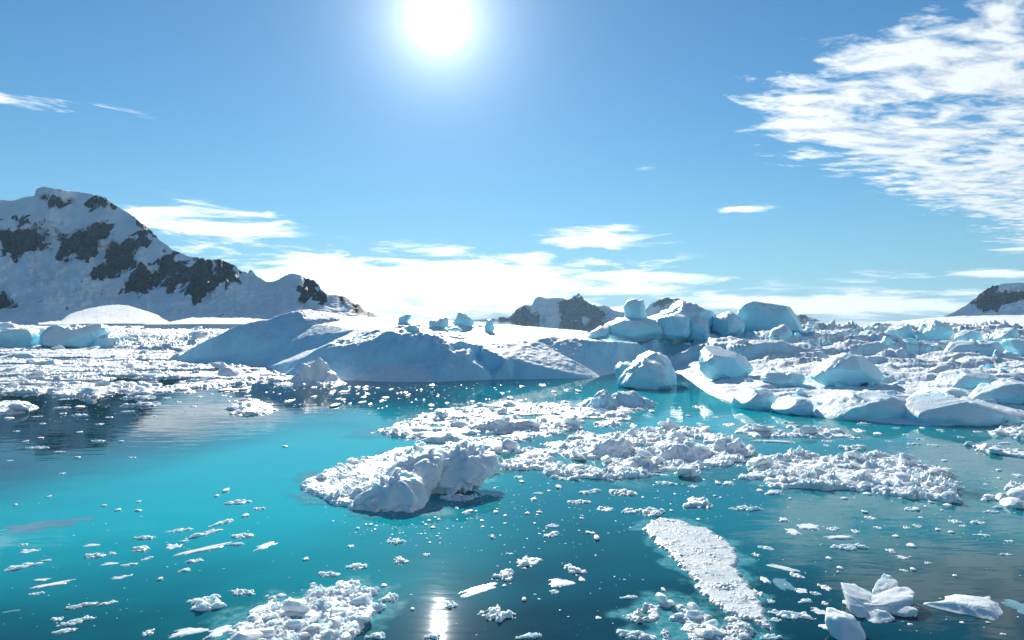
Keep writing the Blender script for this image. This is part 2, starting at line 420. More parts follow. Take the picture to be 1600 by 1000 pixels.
ridge_l = [(-260, 330), (-140, 350), (-60, 322)] + z1([(0, 112), (60, 115), (110, 98), (143, 95), (150, 68), (185, 57), (260, 70), (380, 88), (430, 105), (490, 140), (560, 182), (600, 215), (660, 275), (720, 320), (790, 350), (860, 357), (900, 355), (960, 375), (1000, 410), (1030, 415), (1045, 405), (1070, 430), (1110, 455), (1150, 450), (1190, 428), (1220, 420), (1270, 430), (1320, 465), (1370, 510), (1400, 508), (1450, 525), (1520, 570), (1590, 610), (1660, 628)])
rocks_l = [z1(p) for p in [
    [(160, 100), (240, 95), (300, 115), (260, 145), (205, 150), (195, 120)],
    [(335, 125), (400, 100), (440, 110), (465, 138), (420, 128), (385, 150), (355, 135)],
    [(0, 260), (60, 245), (130, 225), (150, 215), (160, 245), (200, 250), (195, 290), (215, 320), (150, 325), (90, 345), (70, 375), (30, 350), (10, 300)],
    [(55, 190), (120, 185), (125, 215), (80, 220)], [(160, 190), (180, 190), (175, 205)], [(240, 205), (262, 205), (255, 214)],
    [(235, 245), (262, 250), (245, 262)],
    [(240, 280), (300, 265), (330, 225), (430, 205), (465, 215), (460, 260), (420, 300), (400, 340), (360, 370), (330, 350), (300, 330), (260, 345), (300, 360), (270, 375), (235, 360), (260, 320)],
    [(470, 290), (530, 285), (560, 275), (590, 245), (630, 290), (610, 315), (560, 310), (560, 350), (590, 375), (635, 405), (660, 370), (680, 325), (740, 345), (760, 370), (800, 390), (830, 360), (880, 360), (895, 380), (885, 420), (910, 460), (915, 485), (880, 520), (850, 515), (825, 545), (790, 530), (755, 500), (780, 460), (745, 450), (700, 495), (650, 485), (605, 470), (610, 500), (570, 505), (530, 490), (525, 440), (540, 410), (490, 430), (430, 450), (385, 420), (400, 385), (430, 360), (440, 330)],
    [(885, 362), (930, 358), (1005, 410), (990, 450), (940, 485), (915, 455), (895, 410)],
    [(1265, 428), (1300, 443), (1340, 486), (1365, 522), (1345, 545), (1310, 520), (1255, 480), (1270, 455)],
    [(1400, 503), (1440, 518), (1500, 556), (1580, 603), (1550, 608), (1480, 578), (1430, 535)],
    [(1265, 520), (1285, 520), (1275, 565), (1255, 565)], [(-90, 470), (20, 505), (70, 555), (40, 568), (-90, 570)],
    [(556, 176), (590, 198), (668, 273), (640, 272), (590, 225)], [(1025, 412), (1045, 402), (1062, 418), (1040, 420)], [(-300, 120), (-60, 160), (-30, 300), (-200, 340)]]]
mountain('mountain', 'tall snow mountain with dark rock bands at the left', ridge_l, 506, 1050, 1500, rocks_l, MOUNT, 1.3, 60, 11)
ridge_c = [(735, 500), (760, 499), (778, 497), (798, 492), (806, 484), (820, 478), (831, 477), (836, 466), (845, 463), (855, 467), (866, 466), (890, 465), (898, 461), (904, 459), (912, 467), (925, 474), (945, 480), (962, 486), (985, 490), (1005, 488), (1016, 476), (1030, 467), (1042, 463), (1060, 466), (1080, 480), (1100, 492), (1130, 500)]
rocks_c = [[(775, 497), (806, 485), (822, 480), (830, 486), (850, 490), (850, 508), (790, 505)], [(870, 470), (890, 466), (904, 458), (915, 470), (945, 482), (960, 490), (935, 505), (915, 490), (900, 500), (880, 505), (870, 490)], [(1014, 478), (1042, 462), (1056, 468), (1030, 480)]]
mountain('far_mountain', 'distant jagged mountain with snow streaks behind the icebergs', ridge_c, 512, 3950, 4300, rocks_c, FARMT, 0.7, 150, 23, rock_bias=-0.06)
ridge_m = [(1215, 500), (1240, 493), (1252, 490), (1262, 492), (1275, 499), (1290, 504), (1305, 508)]
mountain('small_far_mountain', 'small dark far peak beside the block iceberg', ridge_m, 512, 3150, 3300, [[(1245, 490), (1256, 489), (1268, 495), (1262, 500), (1256, 505), (1250, 500)]], FARMT, 0.7, 120, 31)
ridge_r = [(1440, 499), (1470, 495), (1490, 488), (1505, 479), (1520, 470), (1531, 459), (1550, 449), (1565, 444), (1585, 442), (1600, 441), (1650, 428), (1720, 400), (1800, 380), (1900, 430)]
rocks_r = [[(1520, 469), (1552, 446), (1558, 448), (1540, 463), (1528, 471)], [(1532, 478), (1545, 470), (1560, 460), (1580, 453), (1600, 452), (1640, 452), (1640, 466), (1600, 468), (1580, 470), (1568, 478), (1558, 484), (1548, 480), (1538, 484)], [(1680, 420), (1760, 400), (1790, 440), (1700, 450)]]
mountain('right_mountain', 'snowy mountain shoulder with a dark rock patch at the right edge', ridge_r, 508, 2150, 2500, rocks_r, FARMT, 0.9, 90, 41)

# low snow ground at the foot of the mountains
mountain('snow_foreland', 'smooth white snow mound at the foot of the left mountain',
         [(60, 504), (95, 501), (110, 490), (140, 481), (175, 476), (200, 477), (225, 485), (245, 492), (256, 499), (266, 504)], 507, 400, 540, [], MOUNT, 1.0, 8, 51, rock_bias=-9, curve=1.0)
mountain('snow_shore', 'low strip of sunlit snow behind the smooth iceberg',
         [(225, 506), (262, 503), (284, 499), (300, 496.5), (350, 496), (380, 497), (430, 500), (470, 505)], 507, 270, 340, [], MOUNT, 1.0, 3, 52, rock_bias=-9, curve=1.0)
mountain('glacier_slope', 'long white glacier slope below the right mountain',
         [(1255, 508), (1330, 506.5), (1390, 502), (1440, 498), (1480, 494.5), (1540, 493), (1600, 492), (1700, 486), (1850, 480)], 512, 650, 1250, [], MOUNT, 1.2, 8, 53, rock_bias=-9, curve=1.0)

# ------------------------------------------------------------------ ice built as height fields
def blur(g, n, ax):
    for _ in range(n):
        p = np.pad(g, [(1, 1) if k == ax else (0, 0) for k in range(2)], mode='edge')
        g = (p[:-2] + 2 * p[1:-1] + p[2:]) / 4 if ax == 0 else (p[:, :-2] + 2 * p[:, 1:-1] + p[:, 2:]) / 4
    return g
def sheet_from_lines(lines, rim, px0, px1, d0, d1, nu, nv, soft, detail):
    """height field through crest lines, waterlines and a sunken rim"""
    pts, edges = [], []
    def add(seq, close=False):
        i0 = len(pts)
        for p in seq:
            if len(p) == 2: x, y = W(*p); pts.append((x, y, -0.03))
            else: pts.append(P(*p))
        n = len(seq)
        edges.extend((i0 + k, i0 + k + 1) for k in range(n - 1))
    for L in lines: add(L)
    for px, d in rim: pts.append(((px - 800) / F * d, d, -1.2))
    zz = [p[2] for p in pts]
    vo, eo, fo, ov, oe, of = mgeo.delaunay_2d_cdt([Vector(p[:2]) for p in pts], edges, [], 0, 1e-4)
    zs = np.zeros(len(vo)); src = np.array(pts)
    for k, v_ in enumerate(vo):
        if ov[k]: zs[k] = zz[ov[k][0]]
        else:
            dd = np.hypot(src[:, 0] - v_.x, src[:, 1] - v_.y); a = np.argsort(dd)[:2]
            zs[k] = (src[a, 2] / (dd[a] + .01)).sum() / (1 / (dd[a] + .01)).sum()
    px = np.linspace(px0, px1, nu); dd = d0 * (d1 / d0) ** np.linspace(0, 1, nv)
    PX, DD = np.meshgrid(px, dd)
    X = ((PX - 800) / F * DD).ravel(); Y = DD.ravel()
    Z = np.full(X.shape, -1.2)
    for f in fo:
        (x1, y1), (x2, y2), (x3, y3) = [vo[i][:] for i in f]
        den = (y2 - y3) * (x1 - x3) + (x3 - x2) * (y1 - y3)
        if abs(den) < 1e-9: continue
        idx = np.nonzero((X >= min(x1, x2, x3)) & (X <= max(x1, x2, x3)) & (Y >= min(y1, y2, y3)) & (Y <= max(y1, y2, y3)))[0]
        a = ((y2 - y3) * (X[idx] - x3) + (x3 - x2) * (Y[idx] - y3)) / den
        b = ((y3 - y1) * (X[idx] - x3) + (x1 - x3) * (Y[idx] - y3)) / den
        c = 1 - a - b; ok = (a > -1e-6) & (b > -1e-6) & (c > -1e-6)
        Z[idx[ok]] = (a * zs[f[0]] + b * zs[f[1]] + c * zs[f[2]])[ok]
    Z = blur(blur(Z.reshape(PX.shape), soft[0], 0), soft[1], 1).ravel()
    xy = np.c_[X, Y]
    Z = Z + detail(xy, Z)
    Vv = np.c_[X, Y, Z]
    Fc = grid_faces(nu, nv, Z > -0.25)
    Vv, Fc, _ = compact(Vv, Fc)
    return Vv, Fc

# the long smooth iceberg
berg_lines = [
    [(267, 564), (320, 568), (368, 571), (413, 572.5)],
    [(266, 563.5), (329, 527, 66), (371, 507, 66), (419, 498, 66.5), (466, 484, 67), (497, 484, 69), (548, 496, 73)],
    [(466.5, 485, 66.7), (476, 497, 65.2), (487, 509, 64)],
    [(330, 550, 63.6), (400, 542, 61.8), (450, 520, 63)],
    [(414, 572.5), (433, 550, 60), (461, 527, 61), (495, 507.5, 63.2), (548, 499, 66), (616, 499.5, 70), (700, 500.5, 75), (772, 507, 78), (850, 512, 80), (912, 519, 78), (960, 523, 75), (1000, 528, 70), (1014, 541, 66)],
    [(424, 563, 60.2), (446, 542, 61.3), (470, 522, 62.7), (484, 513, 63.4)],
    [(414, 574), (444, 585)],
    [(444.5, 585), (469, 558, 50.6), (495, 543, 50.2), (517, 537, 50), (548, 538.5, 49.3), (556, 545, 48.6), (585, 545.5, 48.2), (592, 538, 48.5), (607, 530, 48.6), (627, 520, 49), (649, 525, 48.6), (663, 521, 49), (685, 523, 49), (700, 533, 48.6), (720, 527, 49.2), (755, 537, 50), (794, 558, 47.7), (803, 568, 47.2), (836, 570.5, 47), (880, 581, 46.9), (936, 589)],
    [(444, 586.5), (480, 591), (540, 594.5), (600, 597), (680, 597), (768, 593), (800, 593), (850, 592.5), (900, 591.5), (937, 589.6)],
    [(520, 575, 47.2), (600, 568, 46.6), (660, 566, 46.6)],
    [(681, 536, 47.6), (705, 549, 47.0), (733, 560, 46.6), (751, 573, 46.2), (768, 591, 45.9)],
    [(689, 536, 49.2), (715, 550, 48.9), (746, 564, 48.5), (771, 581, 47.2)],
    [(737, 540, 48.6), (756, 543, 48.3), (790, 561, 46.9)],
    [(836, 533, 52.5), (860, 545, 51.5), (891, 560, 50), (937, 589.2)],
    [(842, 530, 54), (869, 527.5, 54.5), (912, 536, 53.6), (930, 532, 53.8), (967, 532, 55), (998, 536.5, 59), (1014, 546, 60)],
    [(846, 541, 52.8), (892, 563, 50.6), (939, 588, 48.6), (965, 582, 52), (1003, 573)],
    [(772, 523, 60), (850, 524, 66), (900, 526, 68)],
    [(560, 515, 57), (640, 508, 60), (720, 510, 62)],
]
berg_rim = [(225, 64), (225, 90), (300, 100), (500, 108), (760, 108), (960, 95), (1050, 80), (1060, 66), (1040, 57), (990, 50), (945, 45.5), (850, 44), (770, 43.5), (680, 42.2), (600, 42.2), (540, 43), (480, 44.5), (440, 47), (405, 55), (368, 57.5), (320, 60), (265, 64)]
def berg_detail(xy, Z):
    up = sstep(Z, 0.0, 0.8)
    groove = fbm(xy @ np.array([[0.35, -1.1], [0.9, 0.45]]), 0.55, 5, 0.55, 3)
    swell = fbm(xy, 0.16, 3, 0.5, 4)
    crust = fbm(xy, 1.3, 4, 0.6, 8)
    patch = sstep(fbm(xy, 0.09, 2, 0.5, 14), -0.1, 0.25)
    top = sstep(Z, 1.2, 2.6)
    return up * (0.16 * groove * (0.15 + patch * top) + 0.22 * swell + 0.12 * crust * (0.10 + patch * top) + 0.05 * fbm(xy @ np.array([[0.25, -1.0], [1.0, 0.3]]), 2.4, 3, 0.55, 33)) + 0.02 * crust
Vv, Fc = sheet_from_lines(berg_lines, berg_rim, 225, 1060, 42.3, 108, 760, 330, (2, 2), berg_detail)
place('iceberg', Vv, Fc, SNOW, 'long smooth snow-covered iceberg with shaded blue flanks across the middle of the water', 'iceberg')

# the hummocked ice field on the right
shelf_lines = [
    [(1062, 585), (1085, 602), (1110, 617), (1150, 632), (1207, 642), (1240, 645), (1265, 645), (1290, 652), (1330, 656), (1400, 664), (1480, 667), (1550, 661), (1600, 653), (1720, 640)],
    [(1092, 596, 43), (1120, 605, 37.5), (1160, 612, 34), (1207, 618, 32.5), (1262, 626, 31), (1300, 636, 29.6), (1320, 632, 29.6), (1350, 620, 30), (1387, 620, 30), (1420, 627, 29), (1450, 630, 28.6), (1470, 616, 30), (1525, 626, 29), (1562, 635, 28), (1600, 643, 28.6), (1720, 632, 30)],
    [(1150, 600, 38), (1220, 606, 36), (1290, 606, 34), (1350, 603, 34.5), (1430, 607, 33), (1500, 603, 33), (1590, 604, 33), (1720, 605, 34)],
    [(1120, 580, 45), (1200, 582, 42), (1290, 580, 40), (1350, 578, 40), (1430, 582, 39), (1500, 578, 39), (1590, 576, 40), (1720, 575, 40)],
    [(1110, 560, 52), (1190, 556, 50), (1290, 556, 48), (1390, 560, 46), (1480, 555, 48), (1590, 556, 48), (1720, 555, 48)],
    [(1112, 543, 58), (1190, 540, 58), (1290, 540, 57), (1400, 541, 56), (1500, 541, 56), (1600, 538, 57), (1720, 538, 57)],
    [(960, 529, 68), (1040, 529, 65), (1112, 529, 66), (1190, 529, 66), (1290, 529, 66), (1400, 530, 66), (1500, 530, 66), (1600, 528, 66), (1720, 528, 66)],
    [(1016, 548, 61), (1050, 560, 57), (1085, 566, 54.5), (1100, 566, 52)],
    [(1015, 556, 60), (1045, 568), (1062, 584)],
    [(980, 521, 86), (1112, 521, 86), (1290, 520, 88), (1450, 520, 88), (1600, 520, 88), (1720, 520, 88)],
    [(1000, 513.5, 130), (1112, 513.5, 130), (1290, 513, 135), (1450, 512.5, 135), (1600, 512, 140), (1720, 512, 140)],
]
shelf_rim = [(930, 66), (930, 90), (960, 170), (1100, 260), (1400, 300), (1720, 300), (1780, 120), (1800, 28), (1720, 24), (1600, 25.5), (1550, 24.6), (1480, 23.8), (1400, 24.4), (1330, 25.6), (1290, 26.4), (1240, 27.6), (1207, 28.4), (1150, 30.4), (1110, 34), (1075, 39), (1045, 47), (1010, 56), (960, 60)]
def shelf_detail(xy, Z):
    up = 0.35 * sstep(Z, -0.05, 0.25) + 0.65 * sstep(Z, 0.05, 0.9)
    far = np.clip(xy[:, 1] / 40, 0.6, 2.2)
    s_ = np.c_[xy[:, 0] * 0.45, xy[:, 1]]
    hum = fbm(s_, 0.42, 5, 0.55, 31)
    warp_ = fbm(np.c_[xy[:, 0] * 0.5, xy[:, 1]], 0.16, 3, 0.5, 2)
    def tooth(L, sd_, cut):
        ph = xy[:, 1] / L + 1.5 * warp_ + 1.6 * fbm(np.c_[xy[:, 0], xy[:, 1] * 0.25], 0.30 / L, 3, 0.55, sd_)
        t_ = ph - np.floor(ph)
        amp = sstep(fbm(np.c_[xy[:, 0], np.floor(ph) * 3.1], 0.55 / L, 2, 0.5, sd_ + 5), -0.22, 0.35)
        return amp * (sstep(t_, 0, cut) * (1 - t_) ** 0.8)
    fine_ = fbm(s_, 1.5, 5, 0.62, 9, ridged=True)
    return up * far * (0.16 * hum + 0.75 * tooth(6.5, 21, 0.10) + 0.40 * tooth(2.6, 27, 0.16) + 0.10 * fine_ - 0.28)
Vv, Fc = sheet_from_lines(shelf_lines, shelf_rim, 930, 1760, 23.8, 290, 700, 420, (2, 1), shelf_detail)
place('pack_ice', Vv, Fc, SHELF, 'broad hummocked sheet of snow-covered pack ice filling the right side', 'pack ice')

# ------------------------------------------------------------------ brash floes: crowded lumps of broken ice
def floe(name, label, cat, poly, mat, thick=0.10, lump=0.30, lumph=0.16, gap=0.25, ragged=0.25, seed=1, mounds=(), rows=0.45, cols=1.2, smooth=True, stretch=1.0, pieces=0, rim=0.0, group=None):
    lump = lump * 0.50; thick = thick * 0.6
    pw = np.array([W(*p) for p in poly])
    pys = [p[1] for p in poly]; pxs = [p[0] for p in poly]
    pad = 0.06 * (max(pys) - min(pys)) + 1.5
    ytop = max(min(pys) - pad, 503.5)
    nv = int((max(pys) + 2 * pad - ytop) / rows) + 2; nu = int((max(pxs) - min(pxs) + 6 * pad) / cols) + 2
    px = np.linspace(min(pxs) - 3 * pad, max(pxs) + 3 * pad, nu); py = np.linspace(max(pys) + 2 * pad, ytop, nv)
    PX, PY = np.meshgrid(px, py); DD = CAMH * F / (PY - 500)
    xy = np.c_[((PX - 800) / F * DD).ravel(), DD.ravel()]
    sd = polysdf(xy, pw)
    sd = sd + ragged * (fbm(xy, 0.30 / lump, 4, 0.6, seed) * 1.3)
    wx = xy + lump * 0.35 * np.c_[fbm(xy, 1.1 / lump, 2, 0.5, seed + 5), fbm(xy, 1.1 / lump, 2, 0.5, seed + 6)]
    F1, F2, off, rnd = worley(wx, lump, seed)
    keep = sstep(rnd(4), 0.35, 0.75)                   # only some cells carry a standing lump
    l1 = keep * ((0.2 + 0.9 * rnd(1) ** 2) * np.clip(1.1 - 2.0 * F1 ** 2, 0, 1) ** 0.8 + (rnd(2) - 0.5) * off[:, 1] * 0.8 + (rnd(3) - 0.5) * off[:, 0] * 0.7)
    B1, B2, boff, brnd = worley(wx, lump * 2.3, seed + 13)
    l0 = sstep(brnd(4), 0.6, 0.8) * (sstep(B2 - B1, 0.03, 0.25) * (0.35 + 0.5 * brnd(1)) + (brnd(2) - 0.4) * boff[:, 1] * 0.8)      # tipped plates
    bil = np.abs(fbm(wx, 1.5 / lump, 5, 0.62, seed + 9)) * 1.5
    big = fbm(xy * (stretch, 1.0), 0.16 / lump, 3, 0.5, seed + 2)
    calm = 0.30 + 0.70 * sstep(fbm(xy, 0.30 / lump, 3, 0.5, seed + 41), -0.18, 0.16)      # smooth slush between the rubble
    sd = sd + 0.9 * lump
    e = sstep(sd, -0.4 * lump, 2.0 * lump)
    lumph = lumph * 0.50
    h = -0.10 + e * (thick + 0.10 + lumph * calm * (0.62 * l1 + 0.55 * l0 + 0.62 * bil) * (0.55 + 0.9 * sstep(big, -0.3, 0.4)) - gap * sstep(-big, 0.12, 0.34) - 0.30 * lumph * sstep(0.12 - (F2 - F1), 0, 0.12) * keep)
    for mx, my, rx, ry, hh in mounds:
        cx, cy = W(mx, my)
        r = np.sqrt(((xy[:, 0] - cx) / rx) ** 2 + ((xy[:, 1] - cy) / ry) ** 2) + 0.28 * fbm(xy, 0.9 / max(rx, ry), 4, 0.55, seed + 20)
        h = h + hh * (1 - sstep(r, 0.25, 1.0)) * (1 + 0.25 * fbm(xy, 2.0 / max(rx, ry), 3, 0.5, seed + 21))
    jit = np.c_[xy, h * 1.5]
    sway = 0.30 * lump
    xy = xy + sway * np.c_[fbm(jit, 0.8 / lump, 2, 0.5, seed + 31), fbm(jit, 0.8 / lump, 2, 0.5, seed + 32)]
    Vv = np.c_[xy, h]
    Fc = grid_faces(nu, nv, h > -0.03)
    if len(Fc) == 0: return None
    Vv, Fc, _ = compact(Vv, Fc)
    o = place(name, Vv, Fc, mat, label, cat, group, smooth=smooth)
    if rim:                                                # drowned foot of the raft, just under the surface film
        gx, gy = np.meshgrid(np.linspace(pw[:, 0].min() - rim, pw[:, 0].max() + rim, 70), np.linspace(pw[:, 1].min() - rim, pw[:, 1].max() + rim, 60))
        g2 = np.c_[gx.ravel(), gy.ravel()]; s2 = polysdf(g2, pw) + rim * 0.9 * fbm(g2, 0.7 / rim, 3, 0.55, seed + 50)
        fade = sstep(s2, -rim, 0.25 * rim)
        rv = np.c_[g2, np.full(len(g2), 0.005)]; rf = grid_faces(70, 60, fade > 0.02); rv, rf, us = compact(rv, rf)
        ro = link('drowned_foot', mesh_from('drowned_foot', rv - np.array(o.location), rf, RIM), parent=o)
        ro.data.attributes.new('fade', 'FLOAT', 'POINT').data.foreach_set('value', fade[us].astype(np.float32))
    rr_ = random.Random(seed); hi = np.nonzero(Vv[:, 2] > 0.5 * thick)[0]
    for _ in range(pieces):                                # larger broken pieces frozen into the raft
        p = Vv[rr_.choice(hi)]; s_ = lump * (0.6 + 1.9 * rr_.random() ** 2.6)
        q = link('ice_lump', rr_.choice(lump_me), parent=o, loc=tuple(p + np.array((0, 0, 0.10 * s_)) - np.array(o.location)))
        q.scale = (s_ * rr_.uniform(.7, 1.3), s_ * rr_.uniform(.6, 1.0), s_ * rr_.uniform(.22, .5)); q.rotation_euler = (rr_.uniform(-.35, .35), rr_.uniform(-.35, .35), rr_.uniform(0, 6.3))
    return o
import bmesh
_ico = {}
def ico(sub):
    if sub not in _ico:
        bm = bmesh.new(); bmesh.ops.create_icosphere(bm, subdivisions=sub, radius=1.0)
        _ico[sub] = (np.array([v_.co[:] for v_ in bm.verts]), np.array([[v_.index for v_ in f.verts] for f in bm.faces])); bm.free()
    return _ico[sub]
lump_me = []
for k in range(10):
    N, Fc = ico(2); rng = np.random.RandomState(700 + k); n = N.copy()
    for _ in range(12):
        nn = rng.normal(size=3); nn /= np.linalg.norm(nn); n = n - np.maximum(n @ nn - rng.uniform(0.42, 0.85), 0)[:, None] * nn
    lump_me.append(mesh_from('ice_lump', n * (1 + 0.10 * fbm(n, 2.2, 3, 0.6, 720 + k))[:, None], Fc, [BRASH, CLEAR, BRASH][k % 3], smooth=False))
def zz(x0, y0, s, pts): return [(x0 + a / s, y0 + b / s) for a, b in pts]

floe('pack_ice_field', 'rubbly pack ice reaching the foot of the left mountain', 'pack ice', [(-200, 509), (440, 509), (380, 525), (300, 548), (262, 552), (190, 546), (60, 543), (-200, 545)], SHELF, 0.5, 3.6, 1.5, 0.6, 1.5, 61, stretch=0.35, pieces=40, rows=0.22, cols=1.3)
floe('brash_field', 'crowded white brash ice left of the smooth iceberg', 'brash ice', [(-120, 542), (60, 541), (190, 543), (262, 545), (272, 563), (300, 569), (380, 574), (425, 579), (462, 590), (485, 599), (450, 603), (390, 593), (300, 597), (250, 597), (180, 589), (140, 604), (60, 612), (-120, 618)], BRASH, 0.10, 1.0, 0.34, 0.55, 0.9, 62, stretch=0.3, pieces=60, rows=0.26, cols=1.1)
floe('brash_floe', 'long pale brash floe lying across the mountain reflection', 'ice floe', [(62, 609), (130, 603), (190, 599), (250, 601), (300, 599), (345, 594), (400, 597), (330, 604), (270, 613), (200, 616), (150, 622), (100, 620)], BRASH, 0.12, 0.55, 0.22, 0.12, 0.4, 63, pieces=20, rows=0.28, cols=1.0)
floe('brash_floe', 'wide upper brash floe pointing left in the middle of the water', 'ice floe', [(588, 676), (612, 664), (650, 655), (665, 643), (720, 637), (780, 631), (815, 628), (840, 632), (880, 628), (905, 633), (930, 641), (990, 655), (975, 663), (930, 668), (880, 673), (850, 680), (820, 692), (795, 706), (770, 708), (745, 700), (700, 692), (650, 688), (612, 683)], BRASH, 0.07, 0.42, 0.20, 0.20, 0.35, 64, rim=1.6, pieces=40, mounds=[(780, 672, 1.6, .5, .22), (690, 690, 1.2, .5, .15), (960, 652, .8, .6, .16)], rows=0.38)
floe('brash_floe', 'broad brash floe with low snow slabs right of the lumpy floe', 'ice floe', [(780, 729), (800, 715), (830, 703), (870, 689), (900, 681), (960, 678), (985, 672), (1020, 674), (1050, 662), (1062, 670), (1100, 669), (1112, 680), (1140, 685), (1170, 700), (1174, 709), (1152, 722), (1150, 728), (1102, 730), (1098, 742), (1085, 748), (1050, 741), (1020, 745), (985, 752), (930, 748), (890, 752), (870, 748), (850, 742), (845, 735), (810, 735)], BRASH, 0.10, 0.34, 0.20, 0.10, 0.30, 65, rim=1.3, pieces=60,
     mounds=[(955, 712, .75, .55, .36), (1050, 716, 1.25, .75, .42), (1000, 728, .5, .4, .2), (1135, 706, .65, .5, .3), (1045, 672, .35, .4, .25), (1075, 742, .5, .3, .2)], rows=0.36)
floe('brash_floe', 'densely packed lumpy floe on the right below the hummocked ice', 'ice floe', zz(1150, 640, 3.556, [(40, 385), (80, 335), (75, 292), (150, 265), (250, 270), (330, 245), (420, 250), (520, 270), (600, 290), (720, 257), (830, 270), (930, 266), (1050, 320), (1180, 360), (1250, 460), (1200, 510), (1090, 505), (950, 495), (800, 465), (740, 450), (560, 450), (400, 440), (270, 440), (150, 405)]), BRASH, 0.12, 0.30, 0.26, 0.06, 0.18, 66, rim=1.1, pieces=60, rows=0.34)
LUMPY = floe('lumpy_floe', 'tall lumpy white floe with grey shaded humps floating alone in turquoise water', 'ice floe', [(471, 764), (480, 752), (505, 739), (545, 728), (580, 716), (615, 704), (660, 700), (700, 699), (740, 705), (775, 720), (788, 731), (778, 738), (745, 752), (715, 764), (680, 772), (660, 778), (660, 796), (640, 801), (600, 799), (560, 799), (540, 793), (520, 787), (500, 778), (482, 772)], BRASH, 0.12, 0.24, 0.15, 0.0, 0.12, 67, rim=0.9, pieces=25,
     mounds=[(690, 738, .8, .7, .25), (640, 745, .8, .8, .15), (590, 775, .7, .6, .08)], rows=0.30)
floe('brash_floe', 'scattered brash floe at the lower left edge of the picture', 'ice floe', zz(250, 840, 3.556, [(390, 500), (520, 400), (580, 325), (690, 305), (720, 345), (800, 330), (850, 265), (900, 285), (960, 270), (1060, 235), (1110, 240), (1150, 280), (1215, 290), (1180, 330), (1250, 390), (1180, 470), (1080, 540), (1050, 640), (380, 640)]), BRASH, 0.045, 0.17, 0.11, 0.03, 0.10, 68, rim=0.5, pieces=45, rows=0.45)
floe('slush_floe', 'long tapering grey slush floe reaching down to the bottom right', 'ice floe', zz(950, 780, 4.546, [(245, 215), (300, 160), (400, 140), (560, 160), (600, 195), (710, 210), (760, 260), (850, 300), (930, 420), (910, 490), (990, 570), (1110, 780), (1180, 950), (1000, 870), (820, 815), (700, 720), (640, 660), (560, 540), (430, 400), (340, 320)]), SLUSH, 0.06, 0.16, 0.045, 0.0, 0.07, 69, rim=0.35, rows=0.45)
floe('brash_floe', 'loose grey brash patch at the bottom edge under the long slush floe', 'ice floe', zz(950, 780, 4.546, [(90, 840), (200, 790), (330, 735), (470, 730), (570, 790), (640, 770), (700, 820), (860, 850), (1000, 880), (1050, 960), (1060, 1040), (400, 1040), (350, 880), (200, 880)]), SLUSH, 0.04, 0.15, 0.09, 0.05, 0.09, 70, rim=0.5, pieces=25, rows=0.45)
floe('brash_floe', 'thin white brash strip in front of the right hummocks', 'ice floe', zz(1150, 640, 3.556, [(-10, 125), (80, 88), (250, 97), (330, 58), (440, 105), (600, 117), (660, 155), (480, 163), (250, 150), (100, 150)]), BRASH, 0.06, 0.4, 0.20, 0.18, 0.25, 71, rim=1.4, pieces=16, rows=0.32)
floe('brash_floe', 'white brash patch at the right edge just under the front ice slab', 'ice floe', zz(1150, 640, 3.556, [(1385, 115), (1470, 92), (1600, 60), (1760, 50), (1760, 190), (1600, 170), (1440, 150)]), BRASH, 0.10, 0.38, 0.22, 0.08, 0.2, 72, rim=1.2, pieces=16, rows=0.32)
floe('brash_floe', 'white brash patch at the right edge level with the packed floe', 'ice floe', zz(1150, 640, 3.556, [(1350, 500), (1460, 440), (1530, 420), (1700, 430), (1700, 560), (1430, 543)]), BRASH, 0.08, 0.26, 0.18, 0.10, 0.16, 73, rim=0.8, pieces=14, rows=0.36)
floe('brash_floe', 'narrow brash ribbon at the right edge trailing from the dark water', 'ice floe', zz(1150, 640, 3.556, [(1245, 195), (1300, 185), (1390, 210), (1480, 222), (1700, 240), (1700, 300), (1560, 280), (1420, 262), (1370, 235), (1280, 215)]), BRASH, 0.06, 0.3, 0.16, 0.08, 0.12, 74, pieces=10, rows=0.36)
floe('ice_cake', 'low flat ice cake lying in the cloud reflection', 'ice floe', [(356, 640), (366, 630), (392, 625), (418, 633), (431, 641), (405, 648), (375, 649)], BRASH, 0.16, 0.5, 0.18, 0.0, 0.2, 75, pieces=5, rows=0.3)
floe('ice_cake', 'low white ice cake cut by the left edge of the picture', 'ice floe', [(-40, 640), (0, 630), (20, 628), (45, 630), (58, 637), (40, 645), (10, 649), (-40, 650)], BRASH, 0.16, 0.6, 0.24, 0.0, 0.2, 76, pieces=5, rows=0.3)
floe('ice_hummock', 'small peaked ice hummock at the waterline of the smooth iceberg', 'ice floe', [(430, 600), (450, 596), (475, 592), (500, 588), (525, 594), (542, 599), (515, 603), (480, 604), (450, 604)], BRASH, 0.15, 0.8, 0.3, 0.0, 0.3, 77, mounds=[(490, 596, 1.35, 1.6, 1.15), (512, 597, 1.0, 1.0, .5), (468, 599, .8, .8, .35)], rows=0.18, cols=0.8)
floe('ice_hummock', 'low wet ice hummock in front of the domed blue ice', 'ice floe', [(903, 633), (915, 627), (945, 624), (985, 625), (1010, 626), (1027, 632), (1015, 639), (990, 646), (960, 647), (935, 642), (920, 638)], SHELF, 0.14, 0.45, 0.16, 0.0, 0.15, 78, mounds=[(945, 637, .75, .9, .62), (975, 634, 1.0, 1.1, .50), (925, 634, .55, .6, .28), (1003, 634, .6, .6, .25)], rows=0.22, cols=0.9)
floe('ice_plate', 'smooth pale slab of ice floating at the lower right corner', 'ice slab', [(1444, 947), (1455, 938), (1475, 930), (1495, 927), (1515, 930), (1552, 929), (1558, 944), (1568, 966), (1558, 975), (1530, 966), (1500, 960), (1470, 954)], CLEAR, 0.075, 0.5, 0.02, 0.0, 0.03, 79, mounds=[(1530, 948, .55, .4, .05), (1470, 946, .25, .15, .03)], rows=0.45)

